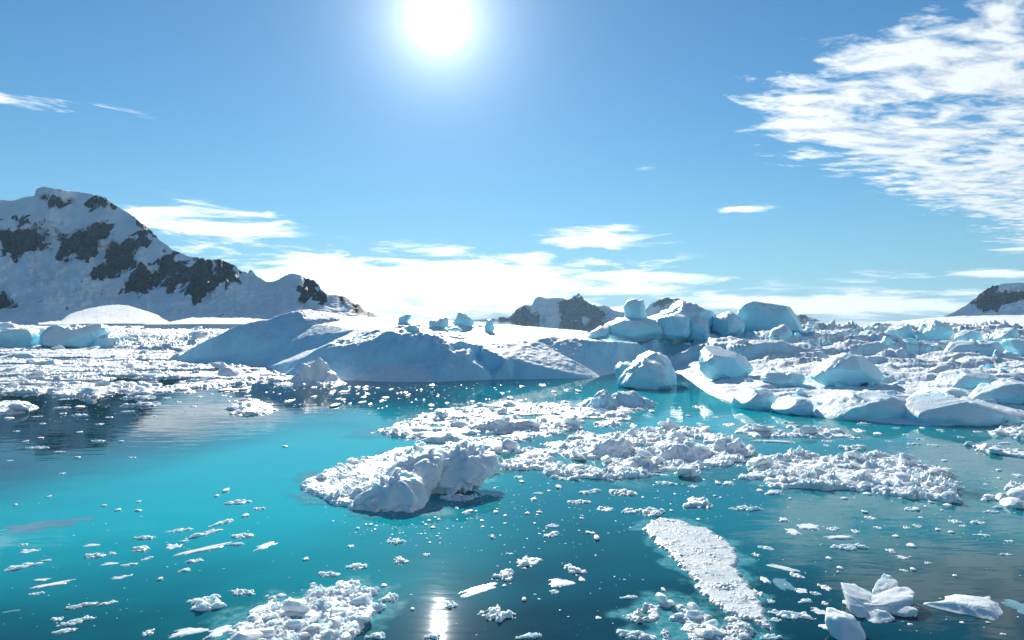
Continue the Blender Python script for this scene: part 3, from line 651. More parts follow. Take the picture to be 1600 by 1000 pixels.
# ------------------------------------------------------------------ ice blocks: closed bodies with their own depth
def block_mesh(outline, d, half, seed, sub=5, facets=14, rough=0.075, box=0.60, lean=0.35, freq=1.6, cuts=11):
    """body whose front outline is given, half metres deep to either side, its top leaning away"""
    pts = np.array([P(px, py, d) for px, py in outline])[:, [0, 2]]
    c = (pts.max(0) + pts.min(0)) / 2
    seg = np.vstack([pts, pts[:1]])
    dense = np.vstack([seg[k] + (seg[k + 1] - seg[k]) * np.linspace(0, 1, 24, endpoint=False)[:, None] for k in range(len(pts))]) - c
    th = np.arctan2(dense[:, 1], dense[:, 0]); rr = np.hypot(dense[:, 0], dense[:, 1])
    o = np.argsort(th); th, rr = th[o], rr[o]
    rr = (np.r_[rr[-2:], rr, rr[:2]]); rr = (rr[:-4] + rr[1:-3] + rr[2:-2] + rr[3:-1] + rr[4:]) / 5
    N, Fc = ico(sub); n = N.copy()
    rng = np.random.RandomState(seed)
    for _ in range(facets):
        nn = rng.normal(size=3); nn[1] = -abs(nn[1]) * 0.9; nn[2] = nn[2] + 0.2; nn /= np.linalg.norm(nn)
        off = rng.uniform(0.62, 0.92)
        ex_ = np.maximum(n @ nn - off, 0); n = n - ex_[:, None] * nn
    t = np.arctan2(n[:, 2], n[:, 0]); rho = np.minimum(np.hypot(n[:, 0], n[:, 2]), 1.0) ** box
    Rm = np.interp(t, np.r_[th - 2 * math.pi, th, th + 2 * math.pi], np.r_[rr, rr, rr])
    size = (pts.max(0) - pts.min(0)).mean()
    q_ = n * size * 0.5
    dsp = rough * size * (fbm(q_, freq * 2 / size, 5, 0.55, seed) + 0.6 * fbm(q_, freq * 0.8 / size, 3, 0.5, seed + 4, ridged=True) * 0.6)
    flute = fbm(q_ * (1.0, 1.0, 0.22), 5.0 / size, 3, 0.5, seed + 9, ridged=True)
    crack = -np.clip(0.10 - np.abs(fbm(q_, 2.2 / size, 3, 0.5, seed + 15)), 0, 1) * 6.0
    dsp = dsp + size * (0.022 * flute + 0.040 * crack * (rough > 0.035)) + 0.012 * size * fbm(q_, 14.0 / size, 3, 0.6, seed + 17)
    X = c[0] + np.cos(t) * Rm * rho + n[:, 0] * dsp
    Z = c[1] + np.sin(t) * Rm * rho + n[:, 2] * dsp
    Y = d + half * np.sign(n[:, 1]) * np.abs(n[:, 1]) ** 0.75 + n[:, 1] * dsp + lean * (Z - pts[:, 1].min())
    V3 = np.c_[X, Y, Z]; cc = V3.mean(0); ext = np.ptp(V3, axis=0) / 2
    Q = (V3 - cc) / ext
    for _ in range(cuts):
        nn = rng.normal(size=3); nn[1] = -abs(nn[1]) - 0.3; nn[2] = nn[2] * 0.9 + 0.25; nn /= np.linalg.norm(nn)
        pr = Q @ nn; off = pr.max() * rng.uniform(0.74, 0.95)
        Q = Q - (np.maximum(pr - off, 0) * 0.97)[:, None] * nn
    V3 = cc + Q * ext
    V3 = V3 + n * (0.010 * size * fbm(V3, 9.0 / size, 4, 0.6, seed + 23))[:, None]
    return V3, Fc
def block(name, label, outline, d, half, seed, mat=None, cat='ice block', group=None, **kw):
    Vv, Fc = block_mesh(outline, d, half, seed, **kw)
    return place(name, Vv, Fc, mat or BERG, label, cat, group)

for outl, dd_, hh_, sd_ in [
        ([(539, 793), (551, 779), (575, 768), (600, 757), (620, 751), (640, 759), (657, 772), (661, 785), (657, 800), (620, 806), (565, 804)], 14.5, .34, 281),
        ([(588, 758), (598, 740), (615, 728), (645, 721), (667, 715), (684, 722), (684, 745), (670, 772), (630, 780), (600, 772)], 15.4, .42, 282),
        ([(660, 770), (668, 737), (690, 716), (720, 707), (745, 711), (770, 721), (784, 735), (772, 748), (735, 757), (700, 773)], 15.9, .46, 283),
        ([(618, 726), (638, 708), (656, 702), (674, 708), (678, 724), (655, 735)], 17.2, .35, 284),
        ([(676, 722), (684, 706), (705, 697), (728, 699), (742, 708), (735, 722)], 17.6, .40, 285),
        ([(545, 776), (558, 764), (580, 757), (590, 764), (585, 780), (560, 785)], 15.0, .25, 286)]:
    Vv, Fc = block_mesh(outl, dd_, hh_, sd_, rough=0.16, freq=2.4, facets=5, lean=0.9, box=0.75, cuts=3)
    link('hump', mesh_from('hump', Vv - np.array(LUMPY.location), Fc, BRASH), parent=LUMPY)

def cluster(name, label, cat, parts, loc):
    root = link(name, None, label, cat, loc=loc)
    for k, (pname, outline, d, half, seed, kw) in enumerate(parts):
        Vv, Fc = block_mesh(outline, d, half, seed, **{kk: v_ for kk, v_ in kw.items() if kk != 'mat'})
        link(pname, mesh_from(pname, Vv - np.array(loc), Fc, kw.get('mat', BERG)), parent=root)
    return root
cluster('block_iceberg', 'blocky turquoise iceberg of stacked rounded lumps on the skyline', 'iceberg', [
    ('ice_tower', [(977, 505), (978, 475), (985, 468), (1000, 467), (1009, 466), (1013, 478), (1015, 505)], 65, 1.4, 201, dict(sub=4)),
    ('ice_ledge', [(940, 516), (945, 505), (965, 495), (985, 493), (1020, 495), (1034, 508), (1034, 525), (1010, 534), (950, 533), (941, 526)], 64, 2.2, 202, {}),
    ('ice_lump', [(1027, 516), (1030, 498), (1045, 491), (1060, 487), (1076, 488), (1083, 498), (1081, 518), (1072, 530), (1050, 531), (1034, 526)], 63.5, 1.8, 203, {}),
    ('ice_crest', [(1030, 505), (1040, 488), (1055, 477), (1070, 466), (1085, 473), (1105, 481), (1122, 487), (1126, 508), (1110, 526), (1060, 526)], 67.5, 2.6, 204, {}),
    ('ice_lump', [(1072, 532), (1078, 503), (1095, 493), (1112, 503), (1114, 522), (1106, 533)], 64.5, 1.3, 205, dict(sub=4)),
    ('ice_lump', [(1117, 518), (1121, 498), (1132, 490), (1147, 487), (1162, 494), (1168, 512), (1162, 528), (1125, 530)], 65, 1.8, 206, {}),
    ('ice_block', [(1158, 516), (1160, 488), (1165, 478), (1180, 474), (1202, 471), (1225, 474), (1241, 482), (1251, 496), (1255, 510), (1249, 526), (1200, 530), (1163, 528)], 66.5, 2.6, 207, dict(facets=4)),
    ('ice_wall', [(985, 505), (1000, 492), (1030, 489), (1060, 484), (1100, 486), (1140, 491), (1172, 497), (1174, 534), (985, 534)], 68.5, 2.4, 210, dict(rough=.11)),
    ('ice_foot', [(918, 530), (925, 518), (940, 509), (952, 511), (955, 531)], 63.5, 1.0, 208, dict(sub=4)),
    ('ice_ball', [(1099, 532), (1102, 520), (1107, 517), (1112, 524), (1112, 534)], 61.8, .4, 209, dict(sub=3))], (13.0, 65.0, 1.5))
cluster('domed_iceberg', 'domed translucent turquoise berg standing in the water beside the smooth iceberg', 'iceberg', [
    ('front_dome', [(964, 606), (972, 592), (985, 578), (1000, 566), (1012, 562), (1030, 566), (1045, 577), (1053, 590), (1055, 611), (1005, 614), (968, 611)], 40.0, 1.0, 221, dict(lean=.6, facets=5)),
    ('back_dome', [(985, 590), (992, 567), (1003, 555), (1015, 550), (1027, 549), (1040, 553), (1055, 556), (1064, 566), (1066, 585), (1064, 610), (1020, 612)], 41.6, 1.0, 222, dict(lean=.5, facets=5)),
    ('side_lobe', [(962, 596), (964, 574), (972, 566), (986, 565), (998, 572), (998, 600)], 42.4, .8, 223, dict(sub=4))], (8.0, 41.0, 0.0))
def plate_mesh(top, thick, seed, amp=0.010):
    """a broken plate of ice given by the corners of its upper face"""
    T = np.array([P(*p) for p in top]); c = T.mean(0)
    Bt = c + (T - c) * 0.86; Bt[:, 2] -= thick
    bm = bmesh.new()
    vt = [bm.verts.new(v_) for v_ in T]; vb = [bm.verts.new(v_) for v_ in Bt]; n = len(T)
    ct = bm.verts.new(c + np.array((0, 0, 0.008))); cb = bm.verts.new(Bt.mean(0))
    for k in range(n):
        j = (k + 1) % n
        bm.faces.new((vt[k], vt[j], ct)); bm.faces.new((vb[j], vb[k], cb)); bm.faces.new((vt[j], vt[k], vb[k], vb[j]))
    bmesh.ops.recalc_face_normals(bm, faces=bm.faces)
    hard = [e_ for e_ in bm.edges if e_.calc_face_angle(0) > 0.5]
    bmesh.ops.bevel(bm, geom=hard, offset=0.014, segments=2, affect='EDGES', profile=0.6)
    bmesh.ops.triangulate(bm, faces=bm.faces)
    bmesh.ops.subdivide_edges(bm, edges=bm.edges, cuts=3, use_grid_fill=True)
    bmesh.ops.triangulate(bm, faces=bm.faces)
    bm.verts.ensure_lookup_table(); bm.verts.index_update()
    Vv = np.array([v_.co[:] for v_ in bm.verts]); Nn = np.array([v_.normal[:] for v_ in bm.verts]); Fc = np.array([[v_.index for v_ in f_.verts] for f_ in bm.faces]); bm.free()
    Vv = Vv + Nn * (amp * (fbm(Vv, 9.0, 4, 0.6, seed) * 1.6 + 0.5 * fbm(Vv, 40.0, 3, 0.6, seed + 3)))[:, None]
    return Vv, Fc
wing = link('winged_chunk', None, 'angular pale ice chunk with upturned tips near the bottom right corner', 'ice chunk', loc=(5.0, 9.5, 0.0))
for k, (pn, top, th_) in enumerate([
        ('ice_wing', [(1313, 910, 9.85), (1335, 912, 9.88), (1361, 925, 9.75), (1368, 934, 9.58), (1362, 942, 9.42), (1340, 937, 9.45), (1322, 925, 9.6)], .13),
        ('ice_tip', [(1362, 926, 9.72), (1369, 909, 9.95), (1381, 895, 10.15), (1393, 900, 10.1), (1403, 909, 9.97), (1400, 917, 9.82), (1384, 922, 9.74)], .16),
        ('ice_wing', [(1360, 931, 9.62), (1385, 921, 9.76), (1402, 916, 9.82), (1420, 917, 9.8), (1431, 926, 9.62), (1423, 937, 9.42), (1398, 943, 9.36), (1372, 949, 9.3), (1360, 943, 9.4)], .14),
        ('ice_face', [(1317, 921, 9.62), (1340, 938, 9.46), (1362, 944, 9.38), (1400, 943, 9.36), (1394, 956, 9.28), (1366, 966, 9.16), (1340, 961, 9.18), (1328, 946, 9.3)], .22),
        ('ice_foot', [(1350, 971, 9.1), (1356, 957, 9.22), (1370, 951, 9.26), (1383, 954, 9.23), (1399, 966, 9.1), (1384, 974, 9.0), (1365, 975, 9.0)], .10),
        ('ice_foot', [(1390, 954, 9.3), (1406, 942, 9.42), (1420, 944, 9.38), (1436, 952, 9.24), (1412, 959, 9.18)], .10)]):
    Vv, Fc = plate_mesh(top, th_, 600 + k)
    link(pn, mesh_from(pn, Vv - np.array(wing.location), Fc, CLEAR), parent=wing)
B = [
    ('tilted_block', 'tilted blue block standing on the crest of the smooth iceberg', [(619, 507), (621, 497), (631, 489), (640, 488), (642, 494), (638, 502), (634, 513), (620, 513)], 61, .35, 240, dict(sub=4)),
    ('ice_block', 'grey rounded block under the tilted one on the smooth iceberg', [(629, 521), (630, 511), (638, 507), (648, 508), (654, 513), (656, 521)], 50.5, .5, 241, dict(sub=4)),
    ('ice_block', 'jumbled dark block on the skyline left of the triangular one', [(670, 508), (671, 499), (682, 501), (690, 497), (695, 494), (700, 499), (700, 513), (670, 513)], 60, .5, 242, dict(sub=4, rough=.14)),
    ('ice_block', 'triangular grey block on the skyline of the smooth iceberg', [(705, 501), (716, 489), (722, 488), (730, 493), (741, 503), (737, 514), (708, 514)], 63, .6, 243, dict(sub=4)),
    ('ice_block', 'low wedge lying on the snow below the skyline blocks', [(694, 516), (706, 511), (714, 509), (725, 517), (710, 519)], 55, .5, 244, dict(sub=4)),
    ('ice_block', 'small narrow block on the right shoulder of the smooth iceberg', [(756, 510), (762, 499), (768, 500), (772, 512), (770, 522), (757, 521)], 61, .35, 245, dict(sub=4)),
    ('blue_block', 'large blue-footed block standing at the left end of the hummocked ice', [(1096, 580), (1100, 563), (1103, 551), (1112, 541), (1125, 539), (1145, 545), (1165, 549), (1180, 559), (1185, 575), (1181, 586), (1166, 594), (1150, 602), (1135, 604), (1120, 597), (1106, 592)], 42.5, 1.3, 246, dict()),
    ('dome_block', 'smooth pale domed block in the middle of the hummocked ice', [(1276, 591), (1282, 581), (1297, 569), (1315, 559), (1325, 555), (1345, 555), (1357, 557), (1369, 568), (1381, 580), (1380, 590), (1372, 596), (1340, 601), (1320, 604), (1295, 604)], 36.5, 1.3, 247, dict(facets=4)),
    ('ice_block', 'block with a square top in front of the tall skyline lump', [(1204, 529), (1209, 517), (1220, 510), (1232, 505), (1239, 506), (1243, 518), (1242, 533), (1225, 538), (1210, 537)], 59, 1.0, 248, dict()),
    ('ice_block', 'wedge block left of the pointed block on the right skyline', [(1389, 524), (1395, 516), (1410, 507), (1425, 504), (1432, 507), (1435, 520), (1434, 533), (1393, 533)], 67, 1.2, 249, dict()),
    ('pointed_block', 'tall pointed block on the right skyline', [(1439, 531), (1448, 515), (1458, 500), (1465, 495), (1473, 496), (1480, 505), (1488, 515), (1495, 530), (1490, 536), (1445, 536)], 65, 1.4, 250, dict()),
    ('ice_ball', 'rounded bright block at the right edge of the hummocked ice', [(1576, 541), (1580, 531), (1590, 528), (1606, 529), (1612, 545), (1602, 555), (1586, 554)], 51, .9, 251, dict()),
    ('ice_block', 'long low block left of the rounded bright one at the right edge', [(1476, 559), (1490, 545), (1500, 535), (1530, 533), (1560, 534), (1579, 540), (1584, 556), (1550, 561), (1500, 562)], 49, 1.3, 252, dict(rough=.08)),
    ('ice_block', 'broad shaded block behind the right front slab', [(1468, 607), (1480, 592), (1490, 585), (1510, 581), (1545, 579), (1565, 587), (1575, 598), (1562, 609), (1540, 613), (1490, 612)], 34, 1.1, 253, dict(rough=.06)),
    ('ice_block', 'pale rounded block at the right edge above the front slab', [(1522, 626), (1545, 611), (1565, 601), (1585, 596), (1612, 597), (1650, 612), (1640, 630), (1590, 633), (1550, 633)], 30.5, 1.1, 254, dict()),
    ('ice_block', 'dark shaded block between the blue block and the domed block', [(1192, 594), (1204, 582), (1230, 579), (1262, 581), (1266, 595), (1242, 608), (1212, 606)], 37.5, 1.0, 255, dict(rough=.07)),
    ('front_block', 'shaded teal block at the waterline at the left end of the hummocked ice', [(1146, 634), (1158, 618), (1172, 607), (1185, 604), (1201, 605), (1213, 614), (1219, 630), (1214, 648), (1185, 650), (1160, 645)], 31.0, .9, 256, dict()),
    ('front_block', 'low lobe of ice between the teal waterline block and the long front slab', [(1208, 641), (1222, 629), (1240, 621), (1262, 618), (1277, 628), (1274, 652), (1240, 656), (1218, 650)], 29.2, .9, 257, dict()),
    ('front_ridge', 'long shaded blue slab at the water edge of the hummocked ice', [(1272, 655), (1295, 642), (1320, 631), (1350, 618), (1370, 616), (1390, 618), (1422, 626), (1446, 645), (1446, 668), (1400, 672), (1340, 668), (1292, 662)], 27.6, 1.2, 258, dict(lean=.6)),
    ('front_ridge', 'rounded grey slab at the right end of the waterline', [(1422, 645), (1450, 628), (1470, 616), (1500, 616), (1530, 625), (1560, 634), (1585, 646), (1602, 662), (1560, 670), (1500, 675), (1450, 675), (1428, 668)], 26.3, 1.2, 259, dict(lean=.6)),
    ('ice_block', 'small block farthest right on the skyline', [(1550, 533), (1560, 520), (1575, 512), (1593, 513), (1597, 532)], 59, .9, 260, dict(sub=4)),
    ('ice_block', 'low block right of the pointed skyline block', [(1494, 532), (1500, 521), (1520, 515), (1536, 519), (1540, 534)], 61, .8, 261, dict(sub=4)),
    ('ice_block', 'small stacked block left of the wedge on the right skyline', [(1312, 533), (1316, 516), (1330, 512), (1342, 517), (1345, 534)], 72, .8, 262, dict(sub=4)),
    ('ice_block', 'rounded small block between the stacked block and the wedge', [(1344, 530), (1350, 518), (1366, 516), (1376, 522), (1376, 531)], 72, .8, 263, dict(sub=4)),
    ('ice_ball', 'little round block right of the tall skyline lump', [(1256, 529), (1258, 519), (1265, 516), (1271, 520), (1272, 530)], 68, .5, 264, dict(sub=4)),
    ('far_iceberg', 'low turquoise iceberg cut by the left edge of the picture', [(-60, 522), (0, 515), (30, 510), (48, 509), (60, 513), (66, 530), (58, 548), (20, 549), (-60, 545)], 98, 3.0, 265, dict()),
    ('far_iceberg', 'crumbling pale iceberg with a rough snowy top at the far left', [(54, 545), (57, 522), (70, 511), (85, 506), (100, 511), (115, 513), (130, 510), (142, 508), (152, 517), (158, 532), (155, 549), (100, 550)], 97, 3.0, 266, dict(rough=.10)),
    ('far_iceberg', 'small broken berg at the right foot of the crumbling one', [(144, 547), (150, 526), (160, 517), (176, 527), (188, 547)], 95, 1.4, 267, dict(sub=4, rough=.1)),
    ('far_iceberg', 'snowy hump behind the turquoise berg at the left edge', [(-40, 518), (-10, 504), (2, 502), (16, 507), (24, 515), (20, 524), (-40, 526)], 108, 1.8, 268, dict(sub=4)),
    ('low_berg', 'thin teal wedge in the brash near the left edge', [(-4, 562), (20, 551), (40, 552), (59, 560), (30, 564)], 71, .7, 269, dict(sub=4)),
    ('low_berg', 'low teal wedge before the smooth iceberg in the left brash', [(203, 543), (222, 534), (235, 532), (250, 536), (264, 543), (235, 546)], 102, 1.0, 270, dict(sub=4)),
    ('low_berg', 'small grey dome in the left brash', [(61, 573), (68, 564), (77, 561), (86, 564), (98, 573)], 60, .6, 271, dict(sub=4)),
    ('ice_chunk', 'grey rounded chunk cut by the bottom edge at the right', [(1308, 990), (1314, 981), (1325, 975), (1342, 977), (1358, 985), (1367, 995), (1360, 1020), (1315, 1020)], 8.45, .16, 272, dict(sub=4, mat=CLEAR, lean=1.2)),
    ('ice_cube', 'squared lump at the right end of the tall lumpy floe', [(718, 752), (724, 738), (738, 724), (752, 716), (762, 728), (764, 742), (748, 752), (732, 757)], 16.3, .25, 273, dict(sub=4, mat=BRASH)),
]
for nm, lab, out, d, half, sd_, kw in B:
    block(nm, lab, out, d, half, sd_, cat={'far_iceberg': 'iceberg', 'low_berg': 'iceberg', 'ice_chunk': 'ice chunk', 'ice_cube': 'ice lump'}.get(nm, 'ice block'), **kw)

rb = random.Random(9)
ang_me = []
for k in range(9):
    N, Fc = ico(3); rng = np.random.RandomState(500 + k); n = N.copy()
    for _ in range(14):
        nn = rng.normal(size=3); nn /= np.linalg.norm(nn); n = n - np.maximum(n @ nn - rng.uniform(0.42, 0.85), 0)[:, None] * nn
    n = n * (1 + 0.12 * fbm(n, 2.2, 4, 0.6, 520 + k))[:, None]
    ang_me.append(mesh_from('broken_block', n * (1, 1, 0.8), Fc, SHELF if k % 3 else BERG))
sh_ob = [o for o in bpy.data.objects if o.name == 'pack_ice'][0]
sv = np.empty(len(sh_ob.data.vertices) * 3, np.float32); sh_ob.data.vertices.foreach_get('co', sv); sv = sv.reshape(-1, 3) + np.array(sh_ob.location)
def on_shelf(x, y):
    return sv[np.argmin((sv[:, 0] - x) ** 2 + (sv[:, 1] - y) ** 2), 2]
def broken(n, px0, px1, d0, d1, s0, s1, label, group):
    for _ in range(n):
        px = rb.uniform(px0, px1); d = d0 * (d1 / d0) ** rb.random(); x = (px - 800) / F * d
        s_ = s0 + (s1 - s0) * rb.random() ** 2.5
        z = on_shelf(x, d)
        if z < 0.05: continue
        o = link('broken_block', rb.choice(ang_me), label, 'ice block', group, loc=(x, d, z + 0.25 * s_))
        o.scale = (s_ * rb.uniform(.8, 1.5), s_ * rb.uniform(.7, 1.1), s_ * rb.uniform(.6, 1.1)); o.rotation_euler = (rb.uniform(-.3, .3), rb.uniform(-.3, .3), rb.uniform(0, 6.3))
broken(26, 925, 1180, 60, 63, 0.18, 0.55, 'small broken block in the rubble at the foot of the blocky turquoise iceberg', 'rubble at the blocky iceberg')
broken(85, 1190, 1610, 52, 100, 0.2, 0.9, 'small broken block strewn over the far part of the right pack ice', 'blocks on the far pack ice')
broken(120, 1090, 1610, 27.5, 50, 0.06, 0.36, 'small broken block strewn over the near part of the right pack ice', 'blocks on the near pack ice')

# ------------------------------------------------------------------ loose pieces
random.seed(5)
def crust_mesh(seed, mat, n=34, flat=False):
    """a little raft of frozen-together lumps, about one unit across"""
    g = np.linspace(-0.62, 0.62, n); GX, GY = np.meshgrid(g, g); xy = np.c_[GX.ravel(), GY.ravel()]
    th = np.arctan2(xy[:, 1], xy[:, 0]); r = np.hypot(xy[:, 0], xy[:, 1])
    rim = 0.40 + 0.24 * perlin(np.c_[np.cos(th) * 1.1, np.sin(th) * 1.1, np.full(len(th), seed * 1.7)], seed) + 0.16 * fbm(xy, 4.5, 3, 0.6, seed)
    sd = rim - r
    e = sstep(sd, -0.02, 0.10 if flat else 0.14)
    if flat:
        h = e * (0.45 + 0.35 * fbm(xy, 1.6, 3, 0.5, seed + 3) + 0.35 * xy[:, 1] * (1 if seed % 2 else -1)) - 0.22
    else:
        F1, F2, off, rnd = worley(xy, 0.21, seed)
        G1, G2, go, gr = worley(xy, 0.10, seed + 3)
        l = (0.3 + 0.7 * rnd(1)) * np.clip(1 - 1.5 * F1 ** 2, 0, 1) + (rnd(2) - .5) * off[:, 1] + 0.45 * gr(1) * np.clip(1 - 1.5 * G1 ** 2, 0, 1)
        h = e * (0.20 + 0.95 * l - 0.45 * sstep(0.13 - (F2 - F1), 0, 0.13) - 0.5 * sstep(fbm(xy, 3.0, 2, 0.5, seed + 8), 0.12, 0.3)) - 0.24
    Vv = np.c_[xy, h]; Fc = grid_faces(n, n, h > -0.12); Vv, Fc, _ = compact(Vv, Fc)
    return mesh_from('ice_raft', Vv, Fc, mat)
def nub_mesh(seed, mat):
    N, Fc = ico(2); rng = np.random.RandomState(seed); n = N.copy()
    for _ in range(9):
        nn = rng.normal(size=3); nn /= np.linalg.norm(nn); off = rng.uniform(0.45, 0.85)
        n = n - np.maximum(n @ nn - off, 0)[:, None] * nn
    n = n * (1 + 0.25 * fbm(n, 1.6, 3, 0.5, seed))[:, None] * 0.55
    n[:, 2] += 0.18
    return mesh_from('ice_nub', n, Fc, mat)
CR = [crust_mesh(300 + k, BRASH) for k in range(10)]
SLB = [crust_mesh(340 + k, CLEAR, flat=True) for k in range(6)]
GRY = [crust_mesh(360 + k, FILM, flat=True) for k in range(4)]
NUB = [nub_mesh(380 + k, BRASH) for k in range(8)]
def raft(px, py, wpx, hpx, ang=0.0, kind='c', label=None, group=None, name=None, hz=None):
    """a loose piece, wpx by hpx pixels across in the picture, lying on the water"""
    x, d = W(px, py); wm = wpx * d / F; dm = max(hpx - 0.12 * wpx, hpx * 0.5) * d * d / (CAMH * F)
    dm = min(max(dm, 0.35 * wm), 2.6 * wm)
    me = random.choice({'c': CR, 's': SLB, 'g': GRY, 'n': NUB}[kind])
    o = link(name or {'c': 'ice_raft', 's': 'ice_plate', 'g': 'thin_ice', 'n': 'ice_fragment'}[kind], me, label, {'c': 'ice raft', 's': 'ice plate', 'g': 'thin ice', 'n': 'ice fragment'}[kind], group, loc=(x, d, 0.0))
    # a tilt in the picture is a much larger turn on the water
    a = math.atan2(math.sin(R(ang)) * d / CAMH, math.cos(R(ang))) if ang else random.uniform(-0.15, 0.15)
    ln, sh = (wm / max(abs(math.cos(a)), 0.45), 1.7 * dm * max(abs(math.cos(a)), 0.35)) if ang else (wm, 1.2 * dm)
    o.rotation_euler = (0, 0, a)
    hgt = {'c': 0.20, 's': 0.16, 'g': 0.05, 'n': 0.55}[kind] * min(wm, 1.2 * hpx * d / F + 0.15 * wm)
    o.scale = (ln * 0.95, sh * 0.95, hz or max(hgt, 0.012))
    return o
ORD = 'leftmost,second,third,fourth,fifth,sixth,seventh,eighth,ninth,tenth,eleventh,twelfth,thirteenth,fourteenth,fifteenth,sixteenth,seventeenth,eighteenth,nineteenth,twentieth,twenty-first,twenty-second,twenty-third,twenty-fourth,twenty-fifth,twenty-sixth,twenty-seventh,twenty-eighth,twenty-ninth,thirtieth'.split(',')
def scatter(where, group, rows):
    rows = [tuple(r) + (0,) * (5 - len(r)) if len(r) < 5 else tuple(r) for r in rows]
    rows = sorted([r if len(r) > 5 else r + (('c' if r[2] > 13 else 'n'),) for r in rows])
    cnt = {}
    for px, py, w_, h_, a, k in rows:
        i = cnt.get(k, 0); cnt[k] = i + 1
        kind = {'c': 'crusted white ice rafts', 's': 'smooth pale ice plates', 'g': 'thin grey ice skins', 'n': 'tiny white ice fragments'}[k]
        lab = (ORD[i] if i == 0 else ORD[i] + ' from left') + ' of the ' + kind + ' ' + where
        raft(px, py, w_, h_, a, k, lab, group)
scatter('at lower left', 'loose ice at the lower left', [
    (45, 861, 34, 9, 8, 's'), (144, 852, 28, 6, 6, 's'), (148, 869, 38, 11, 8), (175, 865, 18, 6), (172, 881, 28, 6, 8, 's'), (202, 883, 22, 7, 20), (189, 902, 30, 8, 18, 's'),
    (223, 841, 46, 11), (218, 858, 40, 14), (230, 873, 14, 6, 25), (280, 829, 40, 7, 10), (270, 854, 28, 10, 8, 's'), (318, 834, 56, 13, 22), (349, 817, 30, 9, 25), (289, 846, 16, 6),
    (320, 858, 72, 9, 20, 's'), (304, 876, 38, 9, 8), (287, 892, 30, 8, 12), (380, 838, 30, 12, 16), (370, 851, 32, 8), (417, 852, 34, 16, 32, 's'), (374, 785, 48, 8, 4), (404, 795, 26, 7),
    (352, 767, 12, 6), (339, 775, 10, 4), (384, 806, 12, 5), (34, 886, 55, 9, 18), (74, 876, 18, 5), (66, 906, 28, 6, 6, 's'), (84, 913, 54, 9, 18, 's'), (56, 928, 26, 6, 12), (128, 947, 44, 10, 20), (168, 942, 36, 8, 16),
    (90, 967, 30, 11), (119, 972, 50, 14, 16), (98, 987, 42, 9, 14), (231, 989, 22, 14), (251, 905, 8, 5), (18, 955, 30, 6, 12, 'g'), (37, 851, 14, 5), (185, 797, 10, 4), (215, 798, 12, 4), (217, 784, 9, 3), (164, 790, 10, 3), (77, 776, 8, 3), (24, 789, 9, 3),
    (65, 822, 150, 13, 7, 'g'), (120, 812, 60, 6, 6, 'g')])
scatter('round the lower left floe', 'loose ice round the lower left brash', [
    (379, 926, 44, 13, -10), (325, 947, 75, 28), (316, 937, 55, 10, 16), (295, 988, 60, 18, 14, 's'), (346, 986, 50, 26, 30, 's'), (514, 898, 45, 11, 4), (556, 886, 44, 13, 8), (610, 936, 36, 20), (585, 995, 60, 13), (548, 853, 18, 7), (478, 874, 10, 5), (618, 846, 38, 13), (625, 877, 30, 14, 16), (666, 867, 16, 7), (644, 952, 9, 5), (600, 915, 10, 5)])
scatter('near the sun glint', 'loose ice near the glint', [
    (716, 779, 58, 16, 8), (740, 776, 20, 9), (730, 801, 16, 9), (777, 775, 26, 7), (775, 800, 10, 4), (842, 801, 12, 4), (842, 771, 22, 5), (872, 762, 12, 8), (920, 769, 46, 8, 8), (975, 771, 55, 16),
    (906, 785, 46, 8, 6), (947, 795, 24, 12, -20), (985, 799, 36, 12), (1020, 801, 52, 17, 12), (864, 822, 26, 8), (860, 836, 28, 10, 20), (932, 841, 12, 8), (769, 839, 9, 6, 0, 'n'), (796, 865, 20, 5), (821, 877, 50, 22, 20), (785, 900, 56, 20, -4), (750, 921, 70, 13, 18, 's'),
    (705, 946, 30, 14), (775, 960, 68, 32), (675, 996, 50, 14), (830, 995, 50, 13), (897, 892, 34, 20, 16), (877, 911, 46, 16, 9, 's'), (865, 925, 22, 9), (909, 905, 12, 8, 0, 's'), (1036, 922, 8, 8), (985, 934, 34, 8), (935, 965, 12, 6, 0, 's'), (819, 937, 9, 6), (985, 965, 34, 15), (994, 994, 84, 18), (1205, 996, 46, 12)])
scatter('beside the slush floe', 'loose ice right of the slush floe', [
    (1181, 867, 14, 8), (1199, 857, 22, 8, -20), (1225, 888, 44, 10, -18, 's'), (1194, 905, 16, 14, 0, 's'), (1223, 912, 36, 30, 0, 'g'), (1183, 927, 22, 14), (1253, 923, 22, 11, 0, 's'), (1289, 918, 20, 13, 0, 's'), (1236, 962, 70, 18, -12), (1212, 969, 24, 9), (1282, 956, 36, 12, -16, 's'), (1289, 943, 14, 8), (1275, 928, 20, 8), (1291, 980, 22, 14, 0, 's'),
    (1226, 813, 20, 9), (1240, 831, 36, 17, 0, 's'), (1264, 822, 40, 14, -6, 's'), (1093, 788, 58, 24), (1164, 795, 62, 14), (1091, 812, 8, 4), (1302, 827, 24, 9), (1338, 831, 18, 8), (1312, 839, 60, 11, 0, 's'), (1327, 856, 70, 16), (1083, 760, 20, 7), (1042, 756, 46, 7), (1140, 756, 24, 9), (1121, 755, 10, 5), (1187, 767, 10, 5), (1212, 771, 38, 12), (1245, 900, 26, 9, -15), (1260, 940, 30, 10), (1205, 940, 18, 8)])
